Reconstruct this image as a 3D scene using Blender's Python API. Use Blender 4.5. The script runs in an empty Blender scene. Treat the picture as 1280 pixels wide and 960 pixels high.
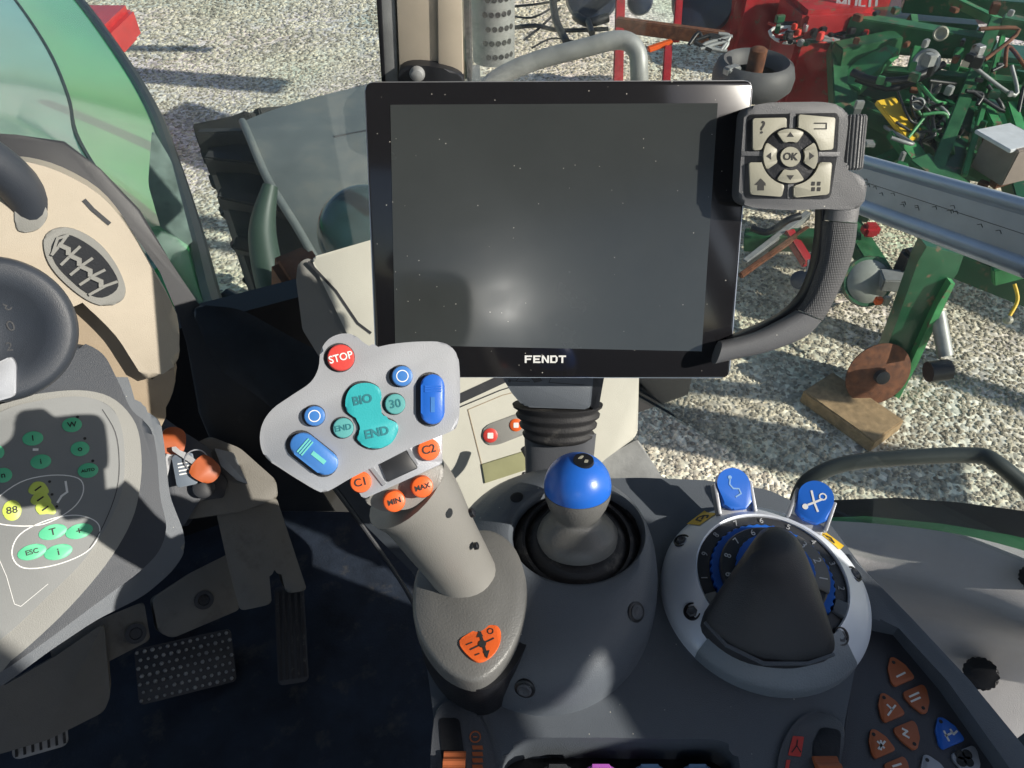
import bpy, bmesh, math, random
from mathutils import Vector, Matrix, noise
random.seed(7)
SC = bpy.context.scene
COL = SC.collection
PI = math.pi
H = 2.75                      # height of the viewpoint over the gravel
PITCH = math.radians(45)
FPX = 924.0                   # focal length in pixels of the 1280 wide photograph
CAM = Vector((0, 0, H))
CX = Vector((1, 0, 0)); CY = Vector((0, math.sin(PITCH), math.cos(PITCH))); CF = Vector((0, math.cos(PITCH), -math.sin(PITCH)))

def ray(px, py): return CX * ((px - 640) / FPX) + CY * (-(py - 480) / FPX) + CF
def at(px, py, d): return CAM + ray(px, py) * d
def onz(px, py, z):           # z relative to the viewpoint
    r = ray(px, py); return CAM + r * (z / r.z)

class Frame:
    def __init__(s, O, U, V, N=None):
        s.O = Vector(O); s.U = Vector(U).normalized()
        V = Vector(V); V = (V - s.U * V.dot(s.U)).normalized(); s.V = V
        s.N = s.U.cross(V)
        s.M = Matrix(((s.U.x, s.V.x, s.N.x, s.O.x), (s.U.y, s.V.y, s.N.y, s.O.y), (s.U.z, s.V.z, s.N.z, s.O.z), (0, 0, 0, 1)))
    def L(s, p):
        d = Vector(p) - s.O; return Vector((d.dot(s.U), d.dot(s.V), d.dot(s.N)))
    def W(s, p): return s.O + s.U * p[0] + s.V * p[1] + s.N * p[2]
    def hit(s, px, py, w=0.0):
        r = ray(px, py); O = s.O + s.N * w
        t = (O - CAM).dot(s.N) / r.dot(s.N); p = CAM + r * t - s.O
        return Vector((p.dot(s.U), p.dot(s.V)))
    def pts(s, l, w=0.0): return [s.hit(x, y, w) for x, y in l]
    def rad(s, px, py, rpx, w=0.0): return (s.hit(px + rpx, py, w) - s.hit(px, py, w)).length

def facing(px, py, d, roll=0, tilt=0, yaw=0):
    """a frame at that point turned towards the viewpoint"""
    n = -ray(px, py).normalized()
    U = (CX - n * CX.dot(n)).normalized(); V = n.cross(U)
    R = Matrix.Rotation(math.radians(roll), 3, n); U = R @ U; V = R @ V
    R = Matrix.Rotation(math.radians(tilt), 3, U); V = R @ V
    R = Matrix.Rotation(math.radians(yaw), 3, V); U = R @ U
    return Frame(at(px, py, d), U, V)
def level(p, yaw=0):
    a = math.radians(yaw)
    return Frame(p, (math.cos(a), math.sin(a), 0), (-math.sin(a), math.cos(a), 0))

def smooth(pts, n=5, closed=True):
    out = []; N = len(pts); P = [Vector(p) for p in pts]
    rng = range(N) if closed else range(N - 1)
    for i in rng:
        g = (lambda k: P[k % N]) if closed else (lambda k: P[max(0, min(N - 1, k))])
        a, b, c, d = g(i - 1), g(i), g(i + 1), g(i + 2)
        for j in range(n):
            t = j / n
            out.append(0.5 * ((2 * b) + (c - a) * t + (2 * a - 5 * b + 4 * c - d) * t * t + (3 * b - a - 3 * c + d) * t ** 3))
    if not closed: out.append(P[-1])
    return out
def circ(c, r, n=32, r2=None, rot=0):
    r2 = r if r2 is None else r2; ca, sa = math.cos(rot), math.sin(rot); o = []
    for i in range(n):
        a = 2 * PI * i / n; x, y = r * math.cos(a), r2 * math.sin(a)
        o.append(Vector((c[0] + x * ca - y * sa, c[1] + x * sa + y * ca)))
    return o
def rrect(x0, y0, x1, y1, r, n=6):
    o = []
    for cx, cy, a0 in ((x1 - r, y1 - r, 0), (x0 + r, y1 - r, 90), (x0 + r, y0 + r, 180), (x1 - r, y0 + r, 270)):
        for i in range(n + 1):
            a = math.radians(a0 + 90 * i / n); o.append(Vector((cx + r * math.cos(a), cy + r * math.sin(a))))
    return o
def rnd(pts, r, n=4):
    """round the corners of a polygon"""
    o = []; N = len(pts); P = [Vector(p) for p in pts]
    for i in range(N):
        a, b, c = P[i - 1], P[i], P[(i + 1) % N]
        ra = min(r, (a - b).length * .45); rc = min(r, (c - b).length * .45)
        p = b + (a - b).normalized() * ra; q = b + (c - b).normalized() * rc
        for j in range(n + 1):
            t = j / n; o.append(p * (1 - t) ** 2 + b * 2 * t * (1 - t) + q * t * t)
    return o

# ---------------------------------------------------------------- materials
MATS = {}
def mat(name, col, rough=.5, metal=0.0, var=.12, bump=.0, bscale=600, coat=0, spec=.5, nscale=18, col2=None, dust=0, emit=None):
    if name in MATS: return MATS[name]
    m = bpy.data.materials.new(name); m.use_nodes = True; MATS[name] = m
    nt = m.node_tree; N = nt.nodes; Lk = nt.links; b = N['Principled BSDF']
    tc = N.new('ShaderNodeTexCoord')
    nz = N.new('ShaderNodeTexNoise'); nz.inputs['Scale'].default_value = nscale; nz.inputs['Detail'].default_value = 6; nz.inputs['Roughness'].default_value = .65
    Lk.new(tc.outputs['Object'], nz.inputs['Vector'])
    rp = N.new('ShaderNodeValToRGB'); rp.color_ramp.elements[0].position = .3; rp.color_ramp.elements[1].position = .72
    c = Vector(col[:3]); lo = c * (1 - var); hi = Vector([min(1, x) for x in c * (1 + var)])
    if col2: hi = Vector(col2)
    rp.color_ramp.elements[0].color = (*lo, 1); rp.color_ramp.elements[1].color = (*hi, 1)
    Lk.new(nz.outputs['Fac'], rp.inputs['Fac'])
    last = rp.outputs['Color']
    if dust:
        vo = N.new('ShaderNodeTexVoronoi'); vo.inputs['Scale'].default_value = 247 if name in ('display_glass', 'black_glass') else 150; Lk.new(tc.outputs['Object'], vo.inputs['Vector'])
        n2 = N.new('ShaderNodeTexNoise'); n2.inputs['Scale'].default_value = 60; Lk.new(tc.outputs['Object'], n2.inputs['Vector'])
        mu = N.new('ShaderNodeMath'); mu.operation = 'MULTIPLY'; mu.inputs[1].default_value = dust; Lk.new(n2.outputs['Fac'], mu.inputs[0])
        lt = N.new('ShaderNodeMath'); lt.operation = 'LESS_THAN'; Lk.new(vo.outputs['Distance'], lt.inputs[0]); Lk.new(mu.outputs[0], lt.inputs[1])
        sx = N.new('ShaderNodeSeparateColor'); Lk.new(vo.outputs['Color'], sx.inputs[0])
        g = N.new('ShaderNodeMath'); g.operation = 'GREATER_THAN'; g.inputs[1].default_value = .8; Lk.new(sx.outputs[0], g.inputs[0])
        mm = N.new('ShaderNodeMath'); mm.operation = 'MULTIPLY'; Lk.new(lt.outputs[0], mm.inputs[0]); Lk.new(g.outputs[0], mm.inputs[1])
        mx = N.new('ShaderNodeMixRGB'); Lk.new(mm.outputs[0], mx.inputs[0]); Lk.new(last, mx.inputs[1]); mx.inputs[2].default_value = (.5, .48, .43, 1)
        last = mx.outputs[0]
    Lk.new(last, b.inputs['Base Color'])
    mr = N.new('ShaderNodeMapRange'); mr.inputs['To Min'].default_value = max(.03, rough * .8); mr.inputs['To Max'].default_value = min(1, rough * 1.2)
    Lk.new(nz.outputs['Fac'], mr.inputs['Value']); Lk.new(mr.outputs[0], b.inputs['Roughness'])
    b.inputs['Metallic'].default_value = metal; b.inputs['Specular IOR Level'].default_value = spec
    if coat: b.inputs['Coat Weight'].default_value = coat; b.inputs['Coat Roughness'].default_value = .08
    if bump:
        n3 = N.new('ShaderNodeTexNoise'); n3.inputs['Scale'].default_value = bscale; n3.inputs['Detail'].default_value = 3
        Lk.new(tc.outputs['Object'], n3.inputs['Vector'])
        bp = N.new('ShaderNodeBump'); bp.inputs['Strength'].default_value = bump; bp.inputs['Distance'].default_value = .001
        Lk.new(n3.outputs['Fac'], bp.inputs['Height']); Lk.new(bp.outputs['Normal'], b.inputs['Normal'])
    return m

silver = mat('silver_paint', (.40, .415, .445), .38, .35, .05, .15, 1500)
silver_edge = mat('bright_metal', (.62, .63, .66), .3, .8, .08)
dial_silver = mat('dial_silver', (.72, .77, .85), .35, .15, .05, .1, 1500)
greyp = mat('grey_plastic', (.105, .12, .14), .44, 0, .10, .35, 1500, dust=.11, nscale=9)
greyp2 = mat('mid_grey_plastic', (.08, .086, .098), .46, 0, .10, .35, 1500, nscale=9)
dishm = mat('dish_grey', (.135, .135, .13), .4, 0, .08, .3, 900)
warmgrey = mat('warm_grey_plastic', (.225, .22, .205), .36, 0, .06, .2, 1500)
darkp = mat('dark_plastic', (.035, .037, .042), .45, 0, .15, .3, 1500)
padp = mat('keypad_grey', (.12, .123, .13), .42, 0, .1, .35, 1500, dust=.12)
black = mat('black_plastic', (.012, .013, .016), .4, 0, .2, .2)
navy = mat('navy_grey_plastic', (.035, .042, .055), .45, 0, .1, .3, 1500)
rubber = mat('black_rubber', (.018, .018, .02), .65, 0, .3, .4, 900)
glossb = mat('black_glass', (.012, .012, .014), .12, 0, .1, 0, dust=.16, coat=.4)
screenm = mat('display_glass', (.041, .046, .046), .26, 0, .12, 0, nscale=7, dust=.13, coat=.25)
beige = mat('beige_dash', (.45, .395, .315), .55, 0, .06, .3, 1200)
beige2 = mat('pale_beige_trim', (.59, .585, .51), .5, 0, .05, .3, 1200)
beige3 = mat('door_trim', (.62, .60, .59), .6, 0, .06, .4, 900)
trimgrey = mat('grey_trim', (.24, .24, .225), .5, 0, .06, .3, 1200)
orange = mat('orange_button', (.78, .13, .025), .4, 0, .08, .1, 900)
brown = mat('brown_orange', (.42, .12, .045), .45, 0, .1, .1, 900)
bluem = mat('blue_plastic', (.018, .13, .56), .33, 0, .06, .05, 900)
blue2 = mat('pale_blue_button', (.05, .19, .52), .38, 0, .1, .05, 900)
teal = mat('teal_button', (.03, .38, .41), .42, 0, .08, .1, 900)
teal2 = mat('dull_teal_button', (.10, .36, .36), .42, 0, .08, .1, 900)
redm = mat('red_button', (.62, .06, .05), .4, 0, .1, .1, 900)
white = mat('white_print', (.78, .78, .76), .5, 0, .03)
blackprint = mat('black_print', (.02, .02, .02), .6, 0, .03)
cream = mat('cream_key', (.36, .35, .28), .45, 0, .05, .1, 900)
mint = mat('mint_button', (.10, .52, .28), .45, 0, .06)
lime = mat('lime_button', (.55, .66, .12), .45, 0, .06)
panelm = mat('panel_face', (.21, .218, .218), .5, 0, .04, .1, 900)
green = mat('green_paint', (.05, .42, .10), .2, 0, .15, 0, coat=1, nscale=4)
sky_green = mat('sky_lit_green_paint', (.16, .42, .30), .2, 0, .12, 0, coat=1, nscale=4)  # bonnet green lightened so its colour carries the sky's reflection
dkgreen = mat('dark_green_paint', (.012, .085, .038), .35, 0, .3, .1, 200, coat=.3, nscale=6)
impgreen = mat('implement_green', (.02, .12, .048), .45, 0, .45, .3, 90, nscale=9, col2=(.05, .19, .08))
fgreen = mat('fresh_green_paint', (.05, .25, .09), .45, 0, .35, .3, 90, nscale=9)
redp = mat('red_paint', (.36, .02, .025), .42, 0, .35, .2, 60, nscale=6)
steel = mat('steel', (.42, .43, .45), .35, .75, .25, .2, 300)
dullsteel = mat('dull_steel', (.30, .31, .31), .5, .3, .25, .2, 300)
rust = mat('rusty_steel', (.10, .035, .018), .8, .1, .5, .8, 120, nscale=30, col2=(.22, .085, .04))
wood = mat('wood', (.36, .25, .14), .75, 0, .35, .6, 200, nscale=30)
yellow = mat('yellow_label', (.78, .50, .03), .5, 0, .1)
floorm = mat('floor_rubber', (.016, .024, .040), .6, 0, .5, .6, 250, nscale=12)
tyrem = mat('tyre_rubber', (.028, .028, .028), .8, 0, .35, .6, 200)
fenderm = mat('fender_grey', (.15, .165, .16), .55, 0, .2, .3, 150, nscale=5)
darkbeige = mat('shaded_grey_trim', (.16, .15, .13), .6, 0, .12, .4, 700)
bluedrum = mat('dark_blue_paint', (.02, .032, .065), .35, 0, .3)
roofm = mat('headliner', (.06, .065, .075), .8, 0, .1)
purple = mat('purple_key', (.45, .12, .5), .35)
clearblue = mat('light_blue_key', (.22, .38, .62), .3)

def wear(m, col, lo, hi, scale):
    nt = m.node_tree; N = nt.nodes; b = N['Principled BSDF']; s = b.inputs['Base Color'].links[0].from_socket
    tc = N.new('ShaderNodeTexCoord'); n = N.new('ShaderNodeTexNoise'); n.inputs['Scale'].default_value = scale; n.inputs['Detail'].default_value = 8; n.inputs['Roughness'].default_value = .7
    r = N.new('ShaderNodeMapRange'); r.inputs[1].default_value = lo; r.inputs[2].default_value = hi; x = N.new('ShaderNodeMixRGB'); x.inputs[2].default_value = (*col, 1)
    nt.links.new(tc.outputs['Object'], n.inputs[0]); nt.links.new(n.outputs['Fac'], r.inputs[0]); nt.links.new(r.outputs[0], x.inputs[0]); nt.links.new(s, x.inputs[1]); nt.links.new(x.outputs[0], b.inputs['Base Color'])
for m_ in (impgreen, fgreen, dkgreen, redp): wear(m_, (.16, .11, .07), .58, .64, 14)
wear(steel, (.12, .08, .05), .55, .65, 20); wear(rubber, (.12, .115, .105), .56, .75, 60)
for m_ in (floorm, tyrem): wear(m_, (.10, .09, .075), .55, .8, 16)
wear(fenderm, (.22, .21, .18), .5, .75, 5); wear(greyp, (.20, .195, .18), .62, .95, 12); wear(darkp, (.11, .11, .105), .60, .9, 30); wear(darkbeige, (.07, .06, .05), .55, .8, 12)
def glass_mat(name, veil, tint):
    m = bpy.data.materials.new(name); m.use_nodes = True; nt = m.node_tree; N = nt.nodes; L = nt.links
    N.remove(N['Principled BSDF']); out = N['Material Output']
    tr = N.new('ShaderNodeBsdfTransparent'); tr.inputs[0].default_value = (*tint, 1)
    gl = N.new('ShaderNodeBsdfGlossy'); gl.inputs['Roughness'].default_value = .02
    df = N.new('ShaderNodeBsdfDiffuse'); df.inputs[0].default_value = (.55, .58, .56, 1)
    tcn = N.new('ShaderNodeTexCoord'); nz = N.new('ShaderNodeTexNoise'); nz.inputs['Scale'].default_value = 5; nz.inputs['Detail'].default_value = 8
    L.new(tcn.outputs['Object'], nz.inputs['Vector'])
    mr = N.new('ShaderNodeMapRange'); mr.inputs[1].default_value = .3; mr.inputs[2].default_value = .75; mr.inputs[3].default_value = veil * .4; mr.inputs[4].default_value = veil * 1.6
    L.new(nz.outputs['Fac'], mr.inputs[0])
    lw = N.new('ShaderNodeFresnel'); lw.inputs[0].default_value = 1.3
    m1 = N.new('ShaderNodeMixShader'); m2 = N.new('ShaderNodeMixShader')
    L.new(mr.outputs[0], m1.inputs[0]); L.new(tr.outputs[0], m1.inputs[1]); L.new(df.outputs[0], m1.inputs[2])
    L.new(lw.outputs[0], m2.inputs[0]); L.new(m1.outputs[0], m2.inputs[1]); L.new(gl.outputs[0], m2.inputs[2])
    L.new(m2.outputs[0], out.inputs[0]); MATS[name] = m
    return m
glass = glass_mat('window_glass', .045, (.93, .95, .93))
glass_front = glass_mat('windscreen_glass', .085, (.88, .93, .93))

def gravel_mat(name, island):
    m = bpy.data.materials.new(name); m.use_nodes = True; nt = m.node_tree; N = nt.nodes; L = nt.links; b = N['Principled BSDF']
    rp = N.new('ShaderNodeValToRGB'); e = rp.color_ramp.elements
    e[0].position = 0; e[0].color = (.27, .235, .18, 1); e[1].position = 1; e[1].color = (.80, .73, .58, 1)
    for p, c in ((.25, (.40, .36, .285)), (.5, (.56, .51, .405)), (.75, (.66, .59, .455))):
        k = e.new(p); k.color = (*c, 1)
    tc = N.new('ShaderNodeTexCoord')
    if island:
        g = N.new('ShaderNodeNewGeometry'); L.new(g.outputs['Random Per Island'], rp.inputs[0]); last = rp.outputs[0]
        n = N.new('ShaderNodeTexNoise'); n.inputs['Scale'].default_value = 1.1; n.inputs['Detail'].default_value = 6; L.new(tc.outputs['Object'], n.inputs[0])
        rr_ = N.new('ShaderNodeMapRange'); rr_.inputs[1].default_value = .35; rr_.inputs[2].default_value = .65; rr_.inputs[3].default_value = .72; rr_.inputs[4].default_value = 1.05; L.new(n.outputs['Fac'], rr_.inputs[0])
        h_ = N.new('ShaderNodeHueSaturation'); L.new(rr_.outputs[0], h_.inputs['Value']); L.new(last, h_.inputs['Color']); L.new(h_.outputs[0], b.inputs['Base Color'])
    else:
        mp = N.new('ShaderNodeMapping'); mp.inputs['Scale'].default_value = (1, 1, 1); L.new(tc.outputs['Object'], mp.inputs[0])
        v = N.new('ShaderNodeTexVoronoi'); v.inputs['Scale'].default_value = 34; L.new(mp.outputs[0], v.inputs[0])
        sp = N.new('ShaderNodeSeparateColor'); L.new(v.outputs['Color'], sp.inputs[0]); L.new(sp.outputs[0], rp.inputs[0])
        n = N.new('ShaderNodeTexNoise'); n.inputs['Scale'].default_value = .9; n.inputs['Detail'].default_value = 5; L.new(tc.outputs['Object'], n.inputs[0])
        mx = N.new('ShaderNodeMixRGB'); mx.blend_type = 'MULTIPLY'; mx.inputs[0].default_value = .5
        L.new(rp.outputs[0], mx.inputs[1]); L.new(n.outputs['Color'], mx.inputs[2])
        hs = N.new('ShaderNodeHueSaturation'); hs.inputs['Value'].default_value = 1.75; hs.inputs['Saturation'].default_value = .75; L.new(mx.outputs[0], hs.inputs['Color'])
        L.new(hs.outputs[0], b.inputs['Base Color'])
        bp = N.new('ShaderNodeBump'); bp.inputs['Strength'].default_value = 1; bp.inputs['Distance'].default_value = .008; bp.invert = True
        L.new(v.outputs['Distance'], bp.inputs['Height']); L.new(bp.outputs[0], b.inputs['Normal'])
    b.inputs['Roughness'].default_value = .85; MATS[name] = m
    return m
gravelm = gravel_mat('gravel', False); pebblem = gravel_mat('pebbles', True)

# ---------------------------------------------------------------- mesh builder
class MB:
    def __init__(s): s.v = []; s.f = []; s.m = []
    def raw(s, vs, fs, mi=0):
        o = len(s.v); s.v += [tuple(p) for p in vs]; s.f += [[i + o for i in f] for f in fs]; s.m += [mi] * len(fs)
    def bm(s, b, mi=0):
        b.verts.index_update()
        s.raw([v.co[:] for v in b.verts], [[v.index for v in f.verts] for f in b.faces], mi); b.free()
    def prism(s, pts, w0, w1, mi=0, bev=0, seg=2, both=False, top=None):
        b = bmesh.new(); n = len(pts)
        ar = sum(pts[i][0] * pts[(i + 1) % n][1] - pts[(i + 1) % n][0] * pts[i][1] for i in range(n))
        pts = list(pts); top = list(top) if top else pts
        if ar < 0: pts = pts[::-1]; top = top[::-1]
        lo = [b.verts.new((p[0], p[1], w0)) for p in pts]; hi = [b.verts.new((p[0], p[1], w1)) for p in top]
        b.faces.new(lo[::-1]); b.faces.new(hi)
        for i in range(n): b.faces.new((lo[i], lo[(i + 1) % n], hi[(i + 1) % n], hi[i]))
        if bev:
            hs = set(hi) | (set(lo) if both else set())
            ed = [e for e in b.edges if e.verts[0] in hs and e.verts[1] in hs and ((e.verts[0] in set(hi)) == (e.verts[1] in set(hi)))]
            bmesh.ops.bevel(b, geom=ed, offset=bev, segments=seg, profile=.5, affect='EDGES', clamp_overlap=True)
        s.bm(b, mi); return s
    def loft(s, rings, mi=0, cap0=True, cap1=True, closed=True):
        n = len(rings[0]); vs = [p for r in rings for p in r]; fs = []
        for k in range(len(rings) - 1):
            for i in range(n if closed else n - 1):
                j = (i + 1) % n; fs.append([k * n + i, k * n + j, (k + 1) * n + j, (k + 1) * n + i])
        if cap0: fs.append(list(range(n))[::-1])
        if cap1: fs.append([(len(rings) - 1) * n + i for i in range(n)])
        s.raw(vs, fs, mi); return s
    def lathe(s, prof, c=(0, 0, 0), seg=40, mi=0, axis=None, cap0=False, cap1=True):
        Q = Matrix.Identity(3) if axis is None else Vector((0, 0, 1)).rotation_difference(Vector(axis).normalized()).to_matrix()
        c = Vector(c)
        rings = [[c + Q @ Vector((r * math.cos(2 * PI * i / seg), r * math.sin(2 * PI * i / seg), z)) for i in range(seg)] for r, z in prof]
        return s.loft(rings, mi, cap0, cap1)
    def tube(s, path, rad, seg=14, mi=0, ref=None, sm=5, ratio=1.0):
        P = [Vector(p) for p in path]; k = len(P)
        R = list(rad) if hasattr(rad, '__len__') else [rad] * k
        if sm > 1 and k > 2:
            X = smooth([(*p, r) if False else Vector((p.x, p.y, p.z, r)) for p, r in zip(P, R)], sm, False)
            P = [Vector(x[:3]) for x in X]; R = [x[3] for x in X]
        rings = []; nrm = Vector(ref) if ref is not None else None
        for i, p in enumerate(P):
            t = (P[min(i + 1, len(P) - 1)] - P[max(i - 1, 0)]).normalized()
            if nrm is None: nrm = t.orthogonal()
            nrm = (nrm - t * nrm.dot(t)).normalized(); bn = t.cross(nrm)
            rings.append([p + nrm * (R[i] * ratio * math.cos(2 * PI * a / seg)) + bn * (R[i] * math.sin(2 * PI * a / seg)) for a in range(seg)])
        return s.loft(rings, mi)
    def beam(s, p, q, w, h, mi=0, up=(0, 0, 1), bev=0):
        p = Vector(p); q = Vector(q); t = (q - p).normalized(); u = Vector(up); sd = t.cross(u)
        if sd.length < 1e-4: sd = t.orthogonal()
        sd.normalize(); u = sd.cross(t)
        b = bmesh.new(); vs = []
        for e in (p, q):
            for a, c in ((-1, -1), (1, -1), (1, 1), (-1, 1)): vs.append(b.verts.new(e + sd * (a * w / 2) + u * (c * h / 2)))
        for f in ((3, 2, 1, 0), (4, 5, 6, 7), (0, 1, 5, 4), (1, 2, 6, 5), (2, 3, 7, 6), (3, 0, 4, 7)): b.faces.new([vs[i] for i in f])
        if bev: bmesh.ops.bevel(b, geom=b.edges[:], offset=bev, segments=2, affect='EDGES')
        s.bm(b, mi); return s
    def box(s, c, sx, sy, sz, mi=0, bev=0):
        c = Vector(c); return s.beam(c - Vector((0, sy / 2, 0)), c + Vector((0, sy / 2, 0)), sx, sz, mi, bev=bev)
    def line(s, pts, wd, w0, w1, mi=0, closed=False):
        n = len(pts); P = [Vector(p) for p in pts]
        for i in range(n if closed else n - 1):
            a, b_ = P[i], P[(i + 1) % n]; t = b_ - a
            if t.length < 1e-7: continue
            t.normalize(); k = Vector((-t.y, t.x)) * wd / 2; e = t * wd * .3
            s.prism([a - k - e, b_ - k + e, b_ + k + e, a + k - e], w0, w1 + 1e-5 * (i % 2), mi)
        return s
    def text(s, txt, c, size, w, mi=0, rot=0, sx=1.0, h=.0002, bold=0.0):
        cu = bpy.data.curves.new('t', 'FONT'); cu.body = txt; cu.size = size; cu.align_x = 'CENTER'; cu.align_y = 'CENTER'; cu.extrude = h; cu.offset = bold; cu.resolution_u = 4
        o = bpy.data.objects.new('t', cu); COL.objects.link(o)
        me = bpy.data.meshes.new_from_object(o.evaluated_get(bpy.context.evaluated_depsgraph_get()))
        ca, sa = math.cos(rot), math.sin(rot)
        s.raw([(c[0] + v.co.x * sx * ca - v.co.y * sa, c[1] + v.co.x * sx * sa + v.co.y * ca, w + v.co.z) for v in me.vertices], [list(p.vertices) for p in me.polygons], mi)
        bpy.data.objects.remove(o); bpy.data.curves.remove(cu); bpy.data.meshes.remove(me); return s
    def build(s, name, mats, parent=None, ang=38, recalc=True):
        if not isinstance(mats, (list, tuple)): mats = [mats]
        me = bpy.data.meshes.new(name); me.from_pydata(s.v, [], s.f)
        for m in mats: me.materials.append(m)
        me.polygons.foreach_set('material_index', s.m)
        if recalc:
            b = bmesh.new(); b.from_mesh(me); bmesh.ops.recalc_face_normals(b, faces=b.faces[:]); b.to_mesh(me); b.free()
        me.polygons.foreach_set('use_smooth', [True] * len(s.f)); me.set_sharp_from_angle(angle=math.radians(ang)); me.update()
        o = bpy.data.objects.new(name, me); COL.objects.link(o)
        if parent: o.parent = parent
        return o

def thing(name, label, cat, F, group=None):
    o = bpy.data.objects.new(name, None); COL.objects.link(o); o.matrix_world = F.M; o.empty_display_size = .02
    o['label'] = label; o['category'] = cat
    if group: o['group'] = group
    return o
def wpart(m, name, mats, par, ang=38):
    """mesh given in world points under a turned thing"""
    Mi = par.matrix_world.inverted(); m.v = [tuple(Mi @ Vector(p)) for p in m.v]; return m.build(name, mats, par, ang)
def npart(m, name, mats, par, Fr, ang=38):
    m.v = [tuple(Fr.W(p)) for p in m.v]; return wpart(m, name, mats, par, ang)
def struct(o): o['kind'] = 'structure'; return o
def blend(a, b, t): return [Vector(p) * (1 - t) + Vector(q) * t for p, q in zip(a, b)]
def v3(p, w): return Vector((p[0], p[1], w))
def screw(parent, c, r, w, name='screw', m=black):
    k = MB(); k.lathe([(r, -.002), (r, .0005), (r * .8, .0012), (r * .75, .0002), (r * .5, .0002)], (c[0], c[1], w), 24, 0)
    k.prism(circ(c, r * .42, 6), w, w + .0009, 1); k.build(name, [m, darkp], parent)

# ================================================================= SETTING
g = MB(); g.raw([(-60, -60, 0), (60, -60, 0), (60, 60, 0), (-60, 60, 0)], [[0, 1, 2, 3]]); struct(g.build('ground', gravelm, recalc=False))
# loose stones lying on the ground near the cab
ico = bmesh.new(); bmesh.ops.create_icosphere(ico, subdivisions=1, radius=1); iv = [v.co.copy() for v in ico.verts]; jf = [[v.index for v in f.verts] for f in ico.faces]; ico.free()
vs = []; fs = []
def pebbles(x0, x1, y0, y1, n, r0, r1):
    for _ in range(n):
        x = random.uniform(x0, x1); y = random.uniform(y0, y1); r = random.uniform(r0, r1)
        a = random.uniform(0, PI); ca, sa = math.cos(a) * r, math.sin(a) * r; q = random.uniform(.6, .95); h = random.uniform(.32, .55); z = r * .12; o = len(vs)
        for v in iv:
            k = .82 + .36 * random.random()
            vx, vy = v.x * k, v.y * q * k
            vs.append((x + vx * ca - vy * sa, y + vx * sa + vy * ca, z + v.z * r * h * k))
        fs.extend([[i + o for i in f] for f in jf])
pebbles(-.3, 4.2, 1.0, 4.4, 40000, .007, .0155)
pebbles(-.3, 6.0, 4.4, 7.5, 16000, .010, .020)
pebbles(-3.6, -.3, 2.6, 7.0, 18000, .009, .018)
pebbles(-7.0, 1.0, 7.0, 12.5, 30000, .015, .028)
me = bpy.data.meshes.new('gravel_stones'); me.from_pydata(vs, [], fs); me.materials.append(pebblem)
o = bpy.data.objects.new('gravel_stones', me); COL.objects.link(o); o['kind'] = 'stuff'; o['label'] = 'pale grey and beige gravel covering the yard'; o['category'] = 'gravel'

# tractor axes: the cab stands turned to the left of the view
TF = Vector((-.42, .907, 0)); TR = Vector((.907, .42, 0))
# cab floor
F = level(CAM + Vector((0, .3, -1.22)))
F = Frame(CAM + Vector((0, 0, -1.22)), TR, TF); m = MB(); m.prism([(-1.35, -1.0), (.64, -1.0), (.64, .20), (.30, .80), (-.1, 1.0), (-1.35, 1.0)], -.06, 0); struct(m.build('cab_floor', floorm)).matrix_world = F.M

nt = screenm.node_tree; N_ = nt.nodes; tcn = N_.new('ShaderNodeTexCoord'); n1 = N_.new('ShaderNodeTexNoise'); n1.inputs['Scale'].default_value = 22; n1.inputs['Detail'].default_value = 5; n1.inputs['Distortion'].default_value = 1.2
mr_ = N_.new('ShaderNodeMapRange'); mr_.inputs[1].default_value = .42; mr_.inputs[2].default_value = .7; mr_.inputs[3].default_value = .13; mr_.inputs[4].default_value = .22
nt.links.new(tcn.outputs['Object'], n1.inputs['Vector']); nt.links.new(n1.outputs['Fac'], mr_.inputs[0]); nt.links.new(mr_.outputs[0], N_['Principled BSDF'].inputs['Coat Roughness']); N_['Principled BSDF'].inputs['Coat Weight'].default_value = .6
# ================================================================= MONITOR
A = at(697, 101, .474); B = at(694, 472, .527)
MO = Frame((A + B) / 2, (1, 0, 0), A - B)
t = thing('display_monitor', 'black tablet-like terminal with a switched off dusty screen and FENDT logo', 'monitor', MO)
cor = MO.pts([(455, 102), (942, 100), (912, 473), (470, 472)])
m = MB(); m.prism(rnd(cor, .006), -.030, -.0035, 0, .002); m.build('housing', darkp, t)
m = MB(); m.prism(rnd(cor, .006), -.0034, -.0006, 0, .0008); m.build('rim', silver_edge, t)
ins = [p * .994 for p in cor]
m = MB(); m.prism(rnd(ins, .005), -.003, .0002, 0, .0003); m.build('bezel', glossb, t)
m = MB(); m.prism(MO.pts([(488, 131), (897, 129), (877, 439), (494, 431)]), 0, .0005, 0); m.build('screen', screenm, t)
c = MO.hit(681, 449, .0004)
m = MB()
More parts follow.
